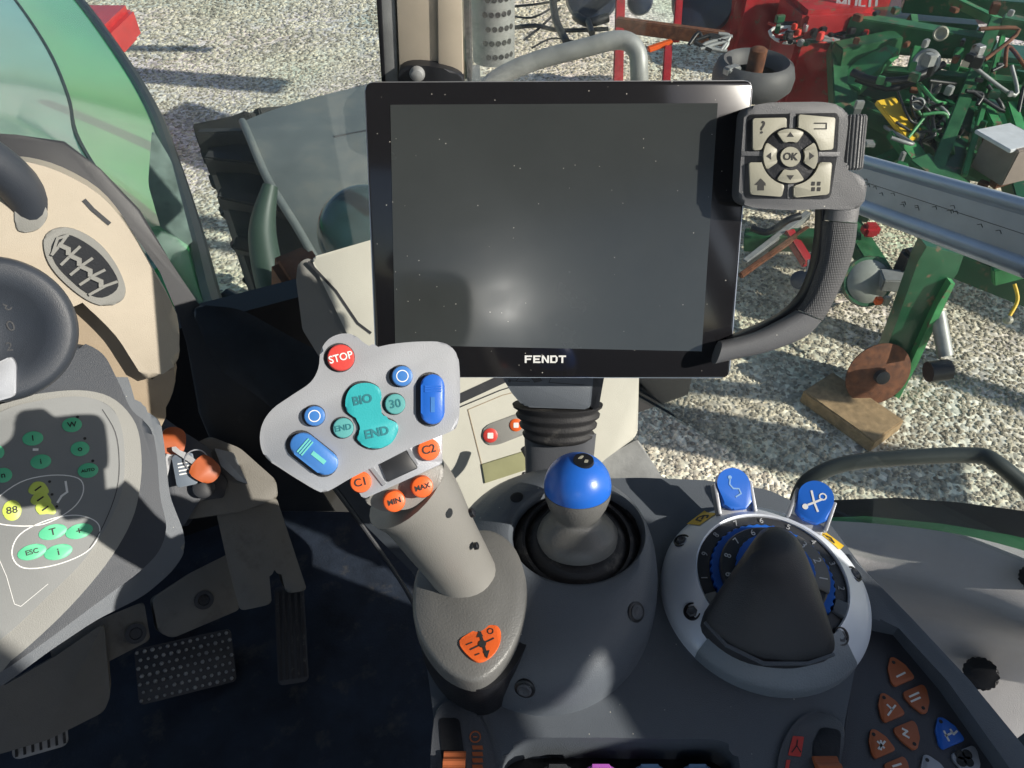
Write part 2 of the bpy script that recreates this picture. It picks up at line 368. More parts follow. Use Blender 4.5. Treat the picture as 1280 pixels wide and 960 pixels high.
# block lettered logo
lw_, lh, th = .0052, .0054, .00135
def rect(x0, y0, x1, y1): m.prism([(c[0] + x0, c[1] + y0), (c[0] + x1, c[1] + y0), (c[0] + x1, c[1] + y1), (c[0] + x0, c[1] + y1)], .0002, .0006)
x = -.0142; sk = .0060
for ch in 'FENDT':
    h2 = lh / 2
    if ch in 'FE':
        rect(x, -h2, x + th, h2); rect(x + th, h2 - th * .8, x + lw_, h2); rect(x + th, -th * .4, x + lw_ * .85, th * .4)
        if ch == 'E': rect(x + th, -h2, x + lw_, -h2 + th * .8)
    if ch == 'N':
        rect(x, -h2, x + th, h2); rect(x + lw_ - th, -h2, x + lw_, h2)
        m.prism([(c[0] + x + th, c[1] + h2), (c[0] + x + th, c[1] + h2 - th * 1.3), (c[0] + x + lw_ - th, c[1] - h2), (c[0] + x + lw_ - th, c[1] - h2 + th * 1.3)], .0002, .0006)
    if ch == 'D':
        rect(x, -h2, x + th, h2); rect(x + th, h2 - th * .8, x + lw_ * .75, h2); rect(x + th, -h2, x + lw_ * .75, -h2 + th * .8)
        m.prism([(c[0] + x + lw_ * .75, c[1] + h2), (c[0] + x + lw_ * .75, c[1] - h2), (c[0] + x + lw_, c[1] - h2 * .5), (c[0] + x + lw_, c[1] + h2 * .5)], .0002, .0006)
    if ch == 'T':
        rect(x, h2 - th * .8, x + lw_, h2); rect(x + lw_ / 2 - th / 2, -h2, x + lw_ / 2 + th / 2, h2 - th * .8)
    x += sk
m.build('logo', white, t)
# neck of the terminal
m = MB()
NK = Frame(at(690, 500, .56), (1, 0, 0), MO.V)
m.prism(rnd(NK.pts([(622, 462), (742, 466), (738, 512), (655, 509), (640, 492)], .0), .004), -.03, .0, 0, .003)
npart(m, 'mount_cap', greyp, t, NK)
m = MB(); mc = NK.hit(650, 477)
m.line(NK.pts([(637, 476), (662, 477)]), .0006, .0, .0003); m.line(NK.pts([(645, 476), (650, 471), (655, 472)]), .0006, .0, .0003); m.prism(circ(NK.hit(637, 476), .0012, 10), 0, .0004)
m.prism(NK.pts([(662, 470), (672, 466), (678, 476), (668, 478)]), 0, .0008); m.line(NK.pts([(690, 469), (686, 478), (730, 481)]), .0005, 0, .0003)
npart(m, 'usb_mark', black, t, NK)
m = MB(); m.prism(rnd(NK.pts([(742, 466), (756, 467), (748, 512), (738, 512)], -.002), .002), -.03, -.002, 0, .002)
npart(m, 'mount_side', black, t, NK)
m = MB(); rings = []
for i in range(15):
    f = i / 14; py = 505 + 42 * f; hw = (54 - 13 * f) + (2.6 if i % 4 < 2 else -1.6); cpt = at(697 + 1 * f, py, .578 + .008 * f); k = hw / FPX * .58
    rings.append([cpt + CX * (k * math.cos(a * PI / 16)) + CF * (k * .6 * math.sin(a * PI / 16)) + CY * (-.006 * math.sin(a * PI / 16) * -1) for a in range(32)])
m.loft(rings); wpart(m, 'bellows', rubber, t, 60)
m = MB(); rings = []
for f in (0, .25, .5, .75, 1):
    py = 542 + 110 * f; cpt = at(700 - 4 * f, py, .59 + .02 * f); k = (44 - 6 * f) / FPX * .6
    rings.append([cpt + CX * (k * math.copysign(abs(math.cos(a * PI / 16)) ** .6, math.cos(a * PI / 16))) + CF * (k * .55 * math.copysign(abs(math.sin(a * PI / 16)) ** .6, math.sin(a * PI / 16))) for a in range(32)])
m.loft(rings); wpart(m, 'neck', greyp2, t)
m = MB(); m.tube([at(659, 540, .585), at(664, 570, .60), at(669, 605, .61), at(672, 640, .62)], .0028, 10); wpart(m, 'cable', black, t)

# ================================================================= KEYPAD GRIP
KP = Frame(MO.W((MO.hit(990, 195)[0], MO.hit(990, 195)[1], .016)), MO.U + MO.V * -.03, MO.V)
t = thing('control_keypad', 'grey keypad with cream keys and curved hand grip right of the screen', 'keypad', KP)
m = MB(); ol = rnd(KP.pts([(931, 134), (960, 128), (1030, 127), (1057, 133), (1061, 150), (1054, 205), (1058, 213), (1084, 222), (1083, 240), (1078, 262), (1042, 262), (1034, 261), (990, 263), (940, 260), (923, 252), (926, 200)]), .006)
m.prism(ol, -.016, 0, 0, .003, 3); m.build('housing', padp, t)
m = MB(); m.prism(rnd(KP.pts([(934, 143), (1049, 141), (1046, 195), (1038, 247), (1030, 249), (932, 248), (930, 240)]), .003), -.001, .0004, 0, .0002); m.build('key_bed', black, t)
KW = .0004
m = MB(); m.prism(KP.pts([(926, 189), (1049, 190), (1049, 196), (926, 195)]), KW, KW + .0006, 0, .0002)
m.prism(KP.pts([(987, 141), (994, 141), (991, 248), (984, 248)]), KW, KW + .0003, 0); m.build('cross_bar', padp, t)
kc = KP.hit(988, 195, .0015)
def arcpts(cx_, cy_, r, a0, a1, n=8): return [(cx_ + r * math.cos(math.radians(a0 + (a1 - a0) * i / n)), cy_ - r * math.sin(math.radians(a0 + (a1 - a0) * i / n))) for i in range(n + 1)]
m = MB()
bedc = KP.pts(arcpts(988, 195, 35, 0, 355, 36)); m.prism(bedc, KW, .0011, 0, .0003); m.build('key_ring', black, t)
def key(px, glyph, name='key', ext=None, rr=.0016):
    k = MB(); k.prism(rnd(KP.pts(px, .002), rr), .0003, .0026, 0, .0006); glyph(k); k.build(name, [cream, blackprint], t)
W1 = .0027
key([(941, 148), (983, 147), (983, 160)] + arcpts(988, 195, 37, 100, 168, 6) + [(941, 188)], lambda k: k.text('?', KP.hit(953, 160, W1), .0105, W1, 1, bold=.0001))
key([(998, 143), (1044, 147), (1041, 187), (1026, 188)] + arcpts(988, 195, 37, 12, 80, 6)[0:] + [(998, 160)], lambda k: k.line(KP.pts([(1018, 154), (1033, 154), (1033, 161), (1018, 161)], W1), .0007, W1 - .0003, W1 + .0001, 1))
key([(936, 203), (951, 203)] + arcpts(988, 195, 37, 192, 258, 6) + [(977, 246), (938, 243)], lambda k: (k.prism(KP.pts([(947, 228), (955, 228), (955, 238), (947, 238)], W1), W1 - .0003, W1 + .0001, 1), k.prism(KP.pts([(943, 231), (951, 223), (957, 229), (957, 232)], W1), W1 - .0003, W1 + .00012, 1)))
key([(1040, 203), (1036, 243), (992, 247), (992, 232)] + arcpts(988, 195, 37, 283, 348, 6), lambda k: [k.prism(rrect(*KP.hit(a, b + 5, W1), *KP.hit(a + 5, b, W1), .0003, 2), W1 - .0003, W1 + .0001, 1) for a in (1014, 1021) for b in (227, 234)])
def arrow(a):
    def gl(k):
        ca, sa = math.cos(math.radians(a)), math.sin(math.radians(a)); ccx, ccy = 988 + 26 * ca, 195 - 26 * sa
        P = [(ccx + 4 * ca, ccy - 4 * sa), (ccx - 2 * ca + 4.5 * sa, ccy + 2 * sa + 4.5 * ca), (ccx - 2 * ca - 4.5 * sa, ccy + 2 * sa - 4.5 * ca)]
        k.prism(KP.pts(P, W1), W1 - .0003, W1 + .0001, 1)
    return gl
for a in (90, 0, 180, 270):
    key(arcpts(988, 195, 34, a - 30, a + 30, 6) + arcpts(988, 195, 18, a + 26, a - 26, 4), arrow(a), 'arrow_key', rr=.001)
key(arcpts(988, 196, 12.5, 0, 345, 23), lambda k: k.text('OK', KP.hit(988, 196, W1), .0062, W1, 1, bold=.00015), 'ok_key', rr=.0002)
# scroll wheel
a = KP.hit(1077, 142); b = KP.hit(1071, 212); m = MB(); R0 = .0088
cen = KP.hit(1070, 178); ax = (b - a).normalized(); ln = (b - a).length
rings = []
for zz, rs in ((-.5, .86), (-.46, 1), (.46, 1), (.5, .86)):
    rg = []
    for i in range(96):
        rr = R0 * rs * (1.0 if i % 4 < 2 else .91); an = 2 * PI * i / 96; perp = Vector((-ax.y, ax.x))
        q = Vector((cen.x, cen.y)) + ax * ln * zz + perp * rr * math.cos(an); rg.append(Vector((q.x, q.y, -.008 + rr * math.sin(an))))
    rings.append(rg)
m.loft(rings); m.build('scroll_wheel', padp, t, 20)
# arm and textured grip
def gsec(pl, pr, w, th): return None
m = MB(); arm = [((1041, 262), (1079, 262)), ((1037, 285), (1077, 283))]
def strip(secs, w1, thk, name, mt, n=6):
    Ls = smooth([KP.hit(*s_[0]) for s_ in secs], n, False); Rs = smooth([KP.hit(*s_[1]) for s_ in secs], n, False); rings = []
    for l, r in zip(Ls, Rs):
        c_ = (l + r) / 2; h_ = (r - l) / 2; rg = []
        for i in range(20):
            an = 2 * PI * i / 20; cx_ = math.copysign(abs(math.cos(an)) ** .75, math.cos(an)); sy_ = math.copysign(abs(math.sin(an)) ** .75, math.sin(an))
            q = c_ + h_ * cx_; rg.append(Vector((q.x, q.y, w1 - thk / 2 + thk / 2 * sy_)))
        rings.append(rg)
    k = MB(); k.loft(rings); return k.build(name, mt, t)
strip([((1040, 255), (1083, 240)), ((1037, 270), (1080, 262)), ((1036, 276), (1077, 279))], -.0008, .016, 'grip_neck', padp)
gm = mat('grip_texture', (.075, .077, .082), .6, 0, .1)
nt = gm.node_tree; tcn = nt.nodes.new('ShaderNodeTexCoord'); ck = nt.nodes.new('ShaderNodeTexVoronoi'); ck.inputs['Scale'].default_value = 900; ck.inputs['Randomness'].default_value = .1
bpn = nt.nodes.new('ShaderNodeBump'); bpn.inputs['Strength'].default_value = 1; bpn.inputs['Distance'].default_value = .0006; bpn.invert = True
nt.links.new(tcn.outputs['Object'], ck.inputs['Vector']); nt.links.new(ck.outputs['Distance'], bpn.inputs['Height']); nt.links.new(bpn.outputs[0], nt.nodes['Principled BSDF'].inputs['Normal'])
strip([((1035, 277), (1077, 280)), ((1033, 305), (1073, 310)), ((1028, 335), (1062, 345)), ((1014, 372), (1043, 385)), ((1002, 389), (1033, 402))], 0, .0165, 'textured_grip', gm)
strip([((1001, 390), (1032, 403)), ((985, 400), (1010, 424)), ((955, 415), (965, 442)), ((930, 424), (925, 451)), ((905, 430), (895, 458))], -.001, .015, 'lower_arm', padp)
strip([((1033, 262), (1040, 262)), ((1031, 300), (1036, 300)), ((1022, 345), (1028, 348)), ((1005, 378), (1012, 384)), ((975, 402), (982, 410)), ((915, 428), (918, 436))], -.009, .012, 'inner_edge', black)

# ================================================================= MULTIFUNCTION JOYSTICK
J = facing(460, 520, .385)
t = thing('multifunction_joystick', 'silver-headed joystick with teal, blue, red and orange buttons on a grey stem', 'joystick', J)
HO = [(428, 417), (412, 423), (401, 438), (398, 460), (388, 478), (365, 494), (341, 511), (328, 530), (325, 552), (332, 572), (350, 585), (375, 601), (398, 614), (410, 614), (440, 597), (480, 577), (520, 557), (562, 540), (572, 530), (575, 500), (574, 455), (568, 438), (554, 428), (522, 427), (490, 430), (468, 434), (456, 429), (443, 419)]
m = MB(); m.prism(smooth(J.pts(HO), 4), -.012, 0, 0, .0014, 2); m.build('head_plate', silver, t)
WH = .0
def button(F, px, py, r, mt, par, h=.003, name='button', txt=None, tm=white, ts=.005, rot=0, w=0, ring=None, sx=1, well=True):
    c_ = F.hit(px, py, w + h); rr = F.rad(px, py, r, w + h); k = MB()
    if well: k.prism(circ((c_[0] - rr * .12, c_[1] + rr * .02), rr * 1.16, 32, rr * 1.12), w - .001, w + .00015, 2)  # dark disc set leftwards, standing for the well and the button's cast shadow
    k.lathe([(rr, w - .001), (rr, w + h * .75), (rr * .93, w + h * .95), (rr * .8, w + h)], (c_[0], c_[1], 0), 32, 0)
    if txt: k.text(txt, c_, ts, w + h + .0001, 1, rot, sx, bold=.00008)
    if ring: k.line(circ(c_, rr * ring, 24), .0005, w + h - .0002, w + h + .0001, 1, True)
    return k.build(name, [mt, tm, darkp], par)
button(J, 426, 447, 17, redm, t, .0028, 'stop_button', 'STOP', white, .0054, math.radians(16), sx=.95)
button(J, 503, 470, 13, blue2, t, .004, 'round_button', ring=.55)
button(J, 393, 520, 13, blue2, t, .004, 'round_button', ring=.55)
button(J, 494, 505, 12.8, teal2, t, .0022, 'round_button', '30', mat('faded_print', (.02, .17, .20), .5), .0062, math.radians(10))
button(J, 429, 535, 12.8, teal2, t, .0022, 'round_button', 'END', MATS['faded_print'], .0042, math.radians(10))
k = MB(); k.prism(smooth(J.pts([(437, 487), (432, 500), (434, 515), (448, 525), (452, 537), (446, 548), (455, 557), (470, 561), (488, 555), (497, 540), (496, 529), (482, 522), (474, 510), (477, 497), (474, 485), (462, 479), (447, 480)], .002), 4), -.001, .0022, 0, .0008)
k.prism([p + Vector((-.0012, .0002)) for p in smooth(J.pts([(436, 487), (430, 500), (432, 515), (446, 525), (450, 537), (444, 548), (455, 559), (470, 563), (488, 557), (500, 541), (498, 528), (484, 520), (477, 510), (480, 497), (476, 484), (462, 477), (447, 478)]), 4)], -.001, .0002, 2)  # dark copy set leftwards to stand for the rocker's cast shadow
k.text('BIO', J.hit(453, 500, .0023), .0062, .0023, 1, math.radians(12), bold=.00022); k.text('END', J.hit(471, 541, .0023), .0062, .0023, 1, math.radians(12), bold=.00022)
k.build('rocker_button', [teal, MATS['faded_print'], darkp], t)
def slider(p0, p1, wd, col, mark, mm):
    a_, b_ = J.hit(*p0, .004), J.hit(*p1, .004); ax_ = (b_ - a_).normalized(); pp = Vector((-ax_.y, ax_.x)); k = MB()
    def caps(w_, e=0, off=Vector((0, 0))):
        base = math.atan2(ax_.y, ax_.x)
        return [b_ + off + Vector((math.cos(base + x_), math.sin(base + x_))) * (w_ + e) for x_ in [(-PI / 2) + PI * i / 10 for i in range(11)]] + [a_ + off + Vector((math.cos(base + x_), math.sin(base + x_))) * (w_ + e) for x_ in [(PI / 2) + PI * i / 10 for i in range(11)]]
    k.prism(caps(wd, .0012, Vector((-.0012, 0))), -.001, .00015, 2); k.prism(caps(wd), -.001, .004, 0, .0012)  # first, dark outline set leftwards stands for the slider's cast shadow
    L_ = (b_ - a_).length
    for q in (0, .09, .18):
        s_ = a_ + ax_ * L_ * q; k.prism([s_ + pp * wd * .7, s_ - pp * wd * .7, s_ - pp * wd * .7 + ax_ * .0008, s_ + pp * wd * .7 + ax_ * .0008], .0038, .0045, 0 if not mark else 1)
    c0 = a_ + ax_ * L_ * .42; c1 = a_ + ax_ * L_ * .98
    k.prism([c0 + pp * .0011, c0 - pp * .0011, c1 - pp * .0011, c1 + pp * .0011], .0038, .0043, 1)
    return k.build('slide_button', [col, mm, darkp], t)
slider((541, 482), (541, 516), .0062, bluem, False, blue2)
slider((378, 556), (407, 579), .0062, blue2, True, mat('aqua_mark', (.15, .55, .50), .4))
# lower deck between head and stem
m = MB(); m.prism(rnd(J.pts([(436, 596), (474, 573), (520, 553), (553, 540), (553, 577), (552, 580), (510, 599), (454, 624)], -.004), .0015), -.016, -.004, 0, .0012); m.build('lower_deck', silver, t)
m = MB(); m.prism(rnd(J.pts([(472, 573), (503, 557), (523, 585), (484, 603)], -.003), .001), -.012, -.0028, 0, .0006); m.build('thumb_pad', mat('pad_black', (.02, .021, .024), .35, 0, .05), t)
for e in (((458, 577), (480, 605)), ((508, 556), (520, 580))):
    m = MB(); m.line(J.pts(e, -.003), .002, -.0042, -.003); m.build('deck_rib', silver_edge, t)
button(J, 451, 603, 13.5, orange, t, .0035, 'orange_button', 'C1', blackprint, .0058, math.radians(14), w=-.004, well=False)
button(J, 536, 562, 14, orange, t, .0035, 'orange_button', 'C2', blackprint, .0062, math.radians(14), w=-.004, well=False)
m = MB(); m.prism(rnd(J.pts([(454, 624), (510, 598), (553, 577), (557, 596), (545, 612), (515, 636), (480, 640), (462, 632)], -.010), .004), -.026, -.010, 0, .002); m.build('button_deck', warmgrey, t)
button(J, 493, 627, 14, orange, t, .009, 'orange_button', 'MIN', blackprint, .0040, math.radians(16), w=-.011)
button(J, 528, 609, 14, orange, t, .009, 'orange_button', 'MAX', blackprint, .0038, math.radians(16), w=-.011)
m = MB(); m.tube([at(508, 612, .418), at(525, 630, .424), at(547, 665, .434), at(570, 700, .450), at(588, 732, .462), at(598, 758, .474), at(606, 780, .492)], [.0268, .0248, .0222, .0203, .0196, .0208, .023], 28, ref=CX, ratio=1.0)
wpart(m, 'stem', warmgrey, t)
for c_, d_, v_, r_ in (((592, 640), .398, (.75, .1, .35), .0026), ((597, 682), .424, (.8, 0, .3), .0022), ((594, 716), .438, (.8, -.1, .3), .0026)):
    m = MB(); m.lathe([(r_, -.002), (r_, 0), (r_ * .7, .0004)], at(*c_, d_), 14, axis=Vector(v_)); wpart(m, 'stem_hole', black, t)

# ================================================================= ARMREST CONSOLE
K = level(onz(800, 750, -.453))
cons = thing('armrest_console', 'large dark grey armrest console carrying joysticks, dial and switches', 'console', K)
body = [(592, 655), (640, 614), (720, 599), (800, 597), (880, 600), (960, 612), (1030, 645), (1092, 728), (1094, 740), (1076, 800), (1062, 870), (1050, 940), (1040, 1020), (1030, 1100), (926, 1100), (926, 960), (920, 935), (900, 924), (760, 922), (655, 922), (632, 932), (624, 960), (624, 1100), (552, 1100), (549, 960), (540, 880), (529, 800), (540, 730)]
m = MB(); m.prism(rnd(K.pts(body), .006), -.13, 0, 0, .003, 3); m.build('top_shell', greyp, cons)
m = MB(); m.prism(K.pts([(600, 900), (950, 900), (950, 1120), (600, 1120)]), -.12, -.035, 0); m.build('recess_floor', black, cons)
m = MB(); m.prism(rnd(K.pts([(1094, 735), (1130, 770), (1200, 850), (1290, 950), (1380, 1060), (1370, 1120), (1030, 1120), (1040, 1020), (1062, 870), (1076, 800)], -.01), .005), -.13, -.010, 0, .001); m.build('side_wing', mat('wing_face', (.06, .063, .075), .45, 0, .08, .3, 1500), cons)
def ribbon(F, pin, pout, w0, w1, name, mt, par, bev=.002):
    k = MB(); k.prism(F.pts(pin, w1) + F.pts(pout, w1)[::-1], w0, w1, 0, bev); return k.build(name, mt, par)
ribbon(K, [(1090, 772), (1100, 777), (1125, 782), (1185, 852), (1262, 960), (1340, 1070)], [(1062, 690), (1100, 732), (1140, 773), (1212, 850), (1290, 945), (1375, 1050)], -.13, .003, 'wing_rim', greyp, cons)
# little lip that joins console to the base
# coloured keys in the front recess
kk = [(697, darkp, silver_edge), (751, purple, white), (812, clearblue, yellow), (872, clearblue, white)]
for i, (px, ma, mb_) in enumerate(kk):
    k = MB(); a_ = K.hit(px - 21, 955, -.012); b_ = K.hit(px + 21, 955, -.012)
    k.prism(rrect(a_[0], a_[1] - .05, b_[0], a_[1], .005), -.035, -.012, 0, .003); k.prism(rrect(a_[0] + .003, a_[1] - .005, b_[0] - .003, a_[1] - .0025, .0008), -.0122, -.0115, 1)
    k.build('paddle_key', [ma, mb_], cons)
# thumb wheels with their oval covers
def wheelcover(ol, slot, wh0, wh1, labels):
    k = MB(); k.prism(smooth(K.pts(ol), 4), 0, .0022, 0, .001); k.build('wheel_cover', greyp2, cons)
    k = MB(); k.prism(rnd(K.pts(slot, .003), .003), -.001, .0026, 0, .0002); k.build('wheel_slot', black, cons)
    a_, b_ = K.hit(*wh0, .003), K.hit(*wh1, .003); r_ = .018; k = MB(); rings = []
    for xx in (0, 1):
        rings.append([Vector((a_[0] + (b_[0] - a_[0]) * xx, a_[1] - r_ + (r_ * (1 if i % 4 < 2 else .93)) * math.sin(2 * PI * i / 72), -.007 + (r_ * (1 if i % 4 < 2 else .93)) * math.cos(2 * PI * i / 72) * .9)) for i in range(72)])
    k.loft(rings); k.build('thumb_wheel', brown, cons, 20)
wheelcover([(543, 900), (560, 878), (582, 880), (600, 900), (615, 935), (620, 1000), (545, 1000)], [(548, 897), (574, 897), (588, 1000), (556, 1000)], (556, 928), (583, 928), 0)
wheelcover([(975, 1000), (972, 950), (985, 915), (1005, 895), (1030, 892), (1054, 910), (1050, 950), (1040, 1000)], [(1020, 1000), (1016, 930), (1026, 908), (1052, 912), (1046, 1000)], (1012, 934), (1043, 940), 0)
k = MB(); c_ = K.hit(594, 921, .0024); k.line(circ(c_, .003, 16), .0007, .0022, .0026, 0, True); k.line([c_ + Vector((-.001, 0)), c_ + Vector((.001, 0))], .0006, .0022, .0026)
for y_ in (932, 940, 948, 956): k.prism(K.pts([(590, y_), (603, y_), (604, y_ + 5), (591, y_ + 5)], .0024), .0022, .0026, 0)
k.build('wheel_symbol', brown, cons)
k = MB(); k.prism(rnd(K.pts([(991, 920), (1005, 921), (1001, 946), (985, 944)], .0024), .0008), .0022, .0026, 0); k.prism(K.pts([(983, 950), (988, 950), (984, 970), (980, 970)], .0024), .0022, .0026, 0)
k.line(K.pts([(990, 940), (996, 932), (1001, 940)], .0028), .0006, .0026, .0028, 1); k.line(K.pts([(996, 932), (997, 925)], .0028), .0006, .0026, .0028, 1); k.build('wheel_symbol', [redm, blackprint], cons)
# leaf-shaped buttons on the side wing
def leaf(P, mt, sym, dot):
    k = MB(); k.prism(rnd(K.pts(P, -.0085), .0012), -.011, -.0085, 0, .0004)
    wv = -.0085
    k.prism(circ(K.hit(*dot, wv), .0011, 12), wv - .0002, wv + .0002, 2)
    for s_ in sym: k.line(K.pts(s_, wv), .0011, wv - .0002, wv + .0003, 1)
    return k.build('leaf_button', [mt, white, blackprint], cons)
def half(top, x, y, up=True, s=1.0):
    """pointed half leaf; (x,y) is its middle"""
    if up: P = [(-14, -20), (-8, -19), (5, -10), (15, 3), (16, 7), (-8, 17), (-13, 12), (-17, -5)]
    else: P = [(-16, -7), (8, -17), (13, -12), (17, 5), (14, 19), (8, 20), (-5, 10), (-14, 0)]
    return [(x + a * s, y + b * s) for a, b in P]
brn2 = brown
leaf(half(0, 1127, 841), brown, [[(1121, 846), (1131, 841)]], (1117, 828))
leaf(half(0, 1145, 872, False), brown, [[(1137, 871), (1148, 866)], [(1139, 877), (1150, 872)]], (1154, 885))
leaf(half(0, 1115, 886), brown, [[(1109, 881), (1115, 887)], [(1115, 887), (1110, 894)], [(1115, 887), (1119, 882)]], (1105, 872))
leaf(half(0, 1133, 917, False), brown, [[(1128, 911), (1134, 914), (1129, 918), (1136, 922)]], (1143, 930))
leaf(half(0, 1103, 931), brown, [[(1097, 927), (1105, 935)], [(1106, 927), (1098, 936)], [(1101, 926), (1101, 937)]], (1092, 918))
leaf(half(0, 1121, 962, False), brown, [[(1116, 958), (1126, 955)]], (1131, 975))
leaf(half(0, 1188, 918, True, 1.1), bluem, [[(1180, 914), (1186, 926)], [(1182, 920), (1190, 916)], [(1188, 912), (1192, 918), (1196, 914)]], (1176, 902))
def lf2(): pass
k = leaf(half(0, 1207, 950, False, 1.1), silver, [], (1218, 965)); 
k = MB(); [k.prism(circ(K.hit(x_, y_, -.0082), .0028, 14), -.0084, -.0080, 0) for x_, y_ in ((1200, 943), (1209, 943), (1202, 952), (1211, 952))]; k.build('clover_mark', blackprint, cons)
leaf(half(0, 1170, 965, True, 1.1), silver, [], (1159, 950))
k = MB(); k.prism(K.pts([(1102, 868), (1106, 866), (1108, 870)], -.008), -.0098, -.0094); k.build('wing_tick', white, cons)

# cowl around both sticks
TOPC = (722, 668)
rings = []; n_ = 64
out = [K.hit(682 + 137 * math.cos(a), 752 - 144 * math.sin(a), 0) for a in [2 * PI * i / n_ for i in range(n_)]]
top = [K.hit(722 + 84 * math.cos(a), 668 - 62 * math.sin(a), .046) for a in [2 * PI * i / n_ for i in range(n_)]]
for f, wv in ((0, -.002), (.03, .012), (.12, .024), (.3, .034), (.55, .041), (.8, .045), (.96, .0465), (1, .0455)):
    rings.append([v3(p, wv) for p in blend(out, top, f)])
in1 = [K.hit(722 + 80 * math.cos(a), 668 - 58 * math.sin(a), .044) for a in [2 * PI * i / n_ for i in range(n_)]]
rings.append([v3(p, .038) for p in in1])
from mathutils.bvhtree import BVHTree
def onmesh(F, tree, px, py):
    o = F.L(CAM); d = (F.L(CAM + ray(px, py)) - o).normalized(); loc, nr, i, _ = tree.ray_cast(o, d)
    if nr.dot(d) > 0: nr = -nr
    return loc, nr
m = MB(); m.loft(rings, cap0=False, cap1=False); tree = BVHTree.FromPolygons([Vector(v) for v in m.v], m.f); m.build('stick_cowl', greyp, cons, 60)
m = MB(); m.prism(in1, .0, .034); m.build('cowl_opening', black, cons)
for px, py in ((656, 861), (795, 765)):
    c_, n_r = onmesh(K, tree, px, py); k = MB(); k.lathe([(.0062, -.004), (.0062, .0004), (.0054, .0008)], c_, 20, axis=n_r, mi=0); k.build('screw_well', black, cons)
    k = MB(); k.lathe([(.0044, 0), (.0044, .0016), (.0032, .0022), (.0018, .0014)], c_, 18, axis=n_r); k.build('screw', greyp2, cons)
c_, n_r = onmesh(K, tree, 646, 622); k = MB(); k.lathe([(.0045, -.002), (.0045, .0006), (.003, .0008)], c_, 18, axis=n_r); k.build('cowl_hole', black, cons)

# joystick dish (part of the joystick)
dish = [(516, 745), (522, 712), (545, 688), (580, 668), (612, 663), (640, 680), (655, 712), (659, 745), (652, 785), (636, 820), (612, 846), (588, 853), (555, 838), (530, 808), (518, 778)]
JD = t
m = MB(); big = [((x_ - 590) * 1.06 + 598, (y_ - 757) * 1.05 + 762) for x_, y_ in dish]
m.prism([K.W(v3(p, 0)) [:2] for p in []] or smooth(K.pts(big, .036), 4), -.0, .0365, 0); m.build('dish_gap', black, cons)
ring0 = smooth(K.pts(dish, .046), 4); cc = K.hit(600, 745, .050); rings = []
for f, wv in ((0, .034), (0, .045), (.02, .0472), (.06, .0482), (.3, .0500), (.6, .0515), (.72, .0525)):
    rings.append([K.W(v3(p * (1 - f) + cc * f, wv)) for p in ring0])
m = MB(); m.loft(rings); wpart(m, 'base_dish', dishm, t, 60)
KL = Frame(K.W((0, 0, .0505)), K.U, K.V)
k = MB(); lab = smooth(K.pts([(574, 801), (581, 795), (595, 787), (610, 782), (621, 782), (626, 790), (625, 803), (618, 816), (607, 825), (596, 827), (586, 820), (577, 810)], .051), 3)
k.v = []; k.prism(lab, .0495, .0512, 0, .0004)
cl = lambda x_, y_: K.hit(x_, y_, .0512)
k.line([cl(588, 812), cl(617, 798)], .0008, .0511, .0515, 1); k.line([cl(600, 791), cl(608, 820)], .0016, .0511, .0515, 1)
k.prism([cl(599, 789), cl(596, 797), cl(604, 795)], .0511, .0516, 1); k.prism([cl(609, 823), cl(604, 815), cl(612, 813)], .0511, .0516, 1); k.prism(circ(cl(603, 805), .0022, 10), .0511, .0517, 1)
k.line(circ(cl(613, 789), .0016, 12), .0005, .0511, .0515, 1, True); k.line([cl(583, 806), cl(590, 803)], .0006, .0511, .0515, 1)
k.line([cl(594, 819), cl(599, 817)], .0006, .0511, .0515, 1)
k.v = [tuple(K.W(p)) for p in k.v]; wpart(k, 'direction_label', [orange, blackprint], t)

# ================================================================= BALL JOYSTICK
bc = at(722, 607, .462); BJ = Frame(K.W(v3(K.hit(722, 672, .045), .036)), (1, 0, 0), (0, 1, 0))
bl = BJ.L(bc); rB = 42 / FPX * .462
t = thing('ball_joystick', 'short joystick with a blue ball knob in a black rubber boot', 'joystick', BJ)
ax_ = (bl - Vector((0, 0, -.004))).normalized(); ax_ = Vector((bl.x * .3, bl.y * .4, bl.z)).normalized()
m = MB(); ax_ = Vector((bl.x, bl.y, bl.z)).normalized()
m.lathe([(.049, -.003), (.049, .001), (.044, .003), (.043, -.001), (.039, .003), (.036, .007), (.034, .0075), (.034, .003), (.030, .006), (.027, .010), (.024, .011)], (0, 0, 0), 48); m.build('rubber_boot', rubber, t, 30)
L_ = bl.length; m = MB()
m.lathe([(.0265, .006), (.0262, .011), (.0225, .0165), (.0165, .0205), (.0140, .0235), (.0136, max(.025, L_ - rB * 1.25)), (rB * .74, max(.027, L_ - rB * .95)), (rB * .90, L_ - rB * .62), (rB * .99, L_ - rB * .30), (rB * 1.0, L_ - rB * .12)], (0, 0, 0), 40, axis=ax_); m.build('collar', dishm, t, 60)
print('BALLLEN', L_, rB)
dg = MB(); prof = [(rB * math.cos(math.radians(a)), rB * math.sin(math.radians(a))) for a in range(-6, 90, 6)] + [(.0005, rB)]
dg.lathe(prof, bl, 48, axis=ax_); dg.build('ball_knob', bluem, t, 70)
FB = facing(728, 577, .435)
q = (at(728, 578, 1) - CAM).normalized(); topdir = (CY * .82 + -CF * .57 + CX * .12).normalized(); tp = bc + topdir * (rB - .0003)
m = MB(); Fq = Frame(tp, CX, topdir.cross(CX)); m.v = []
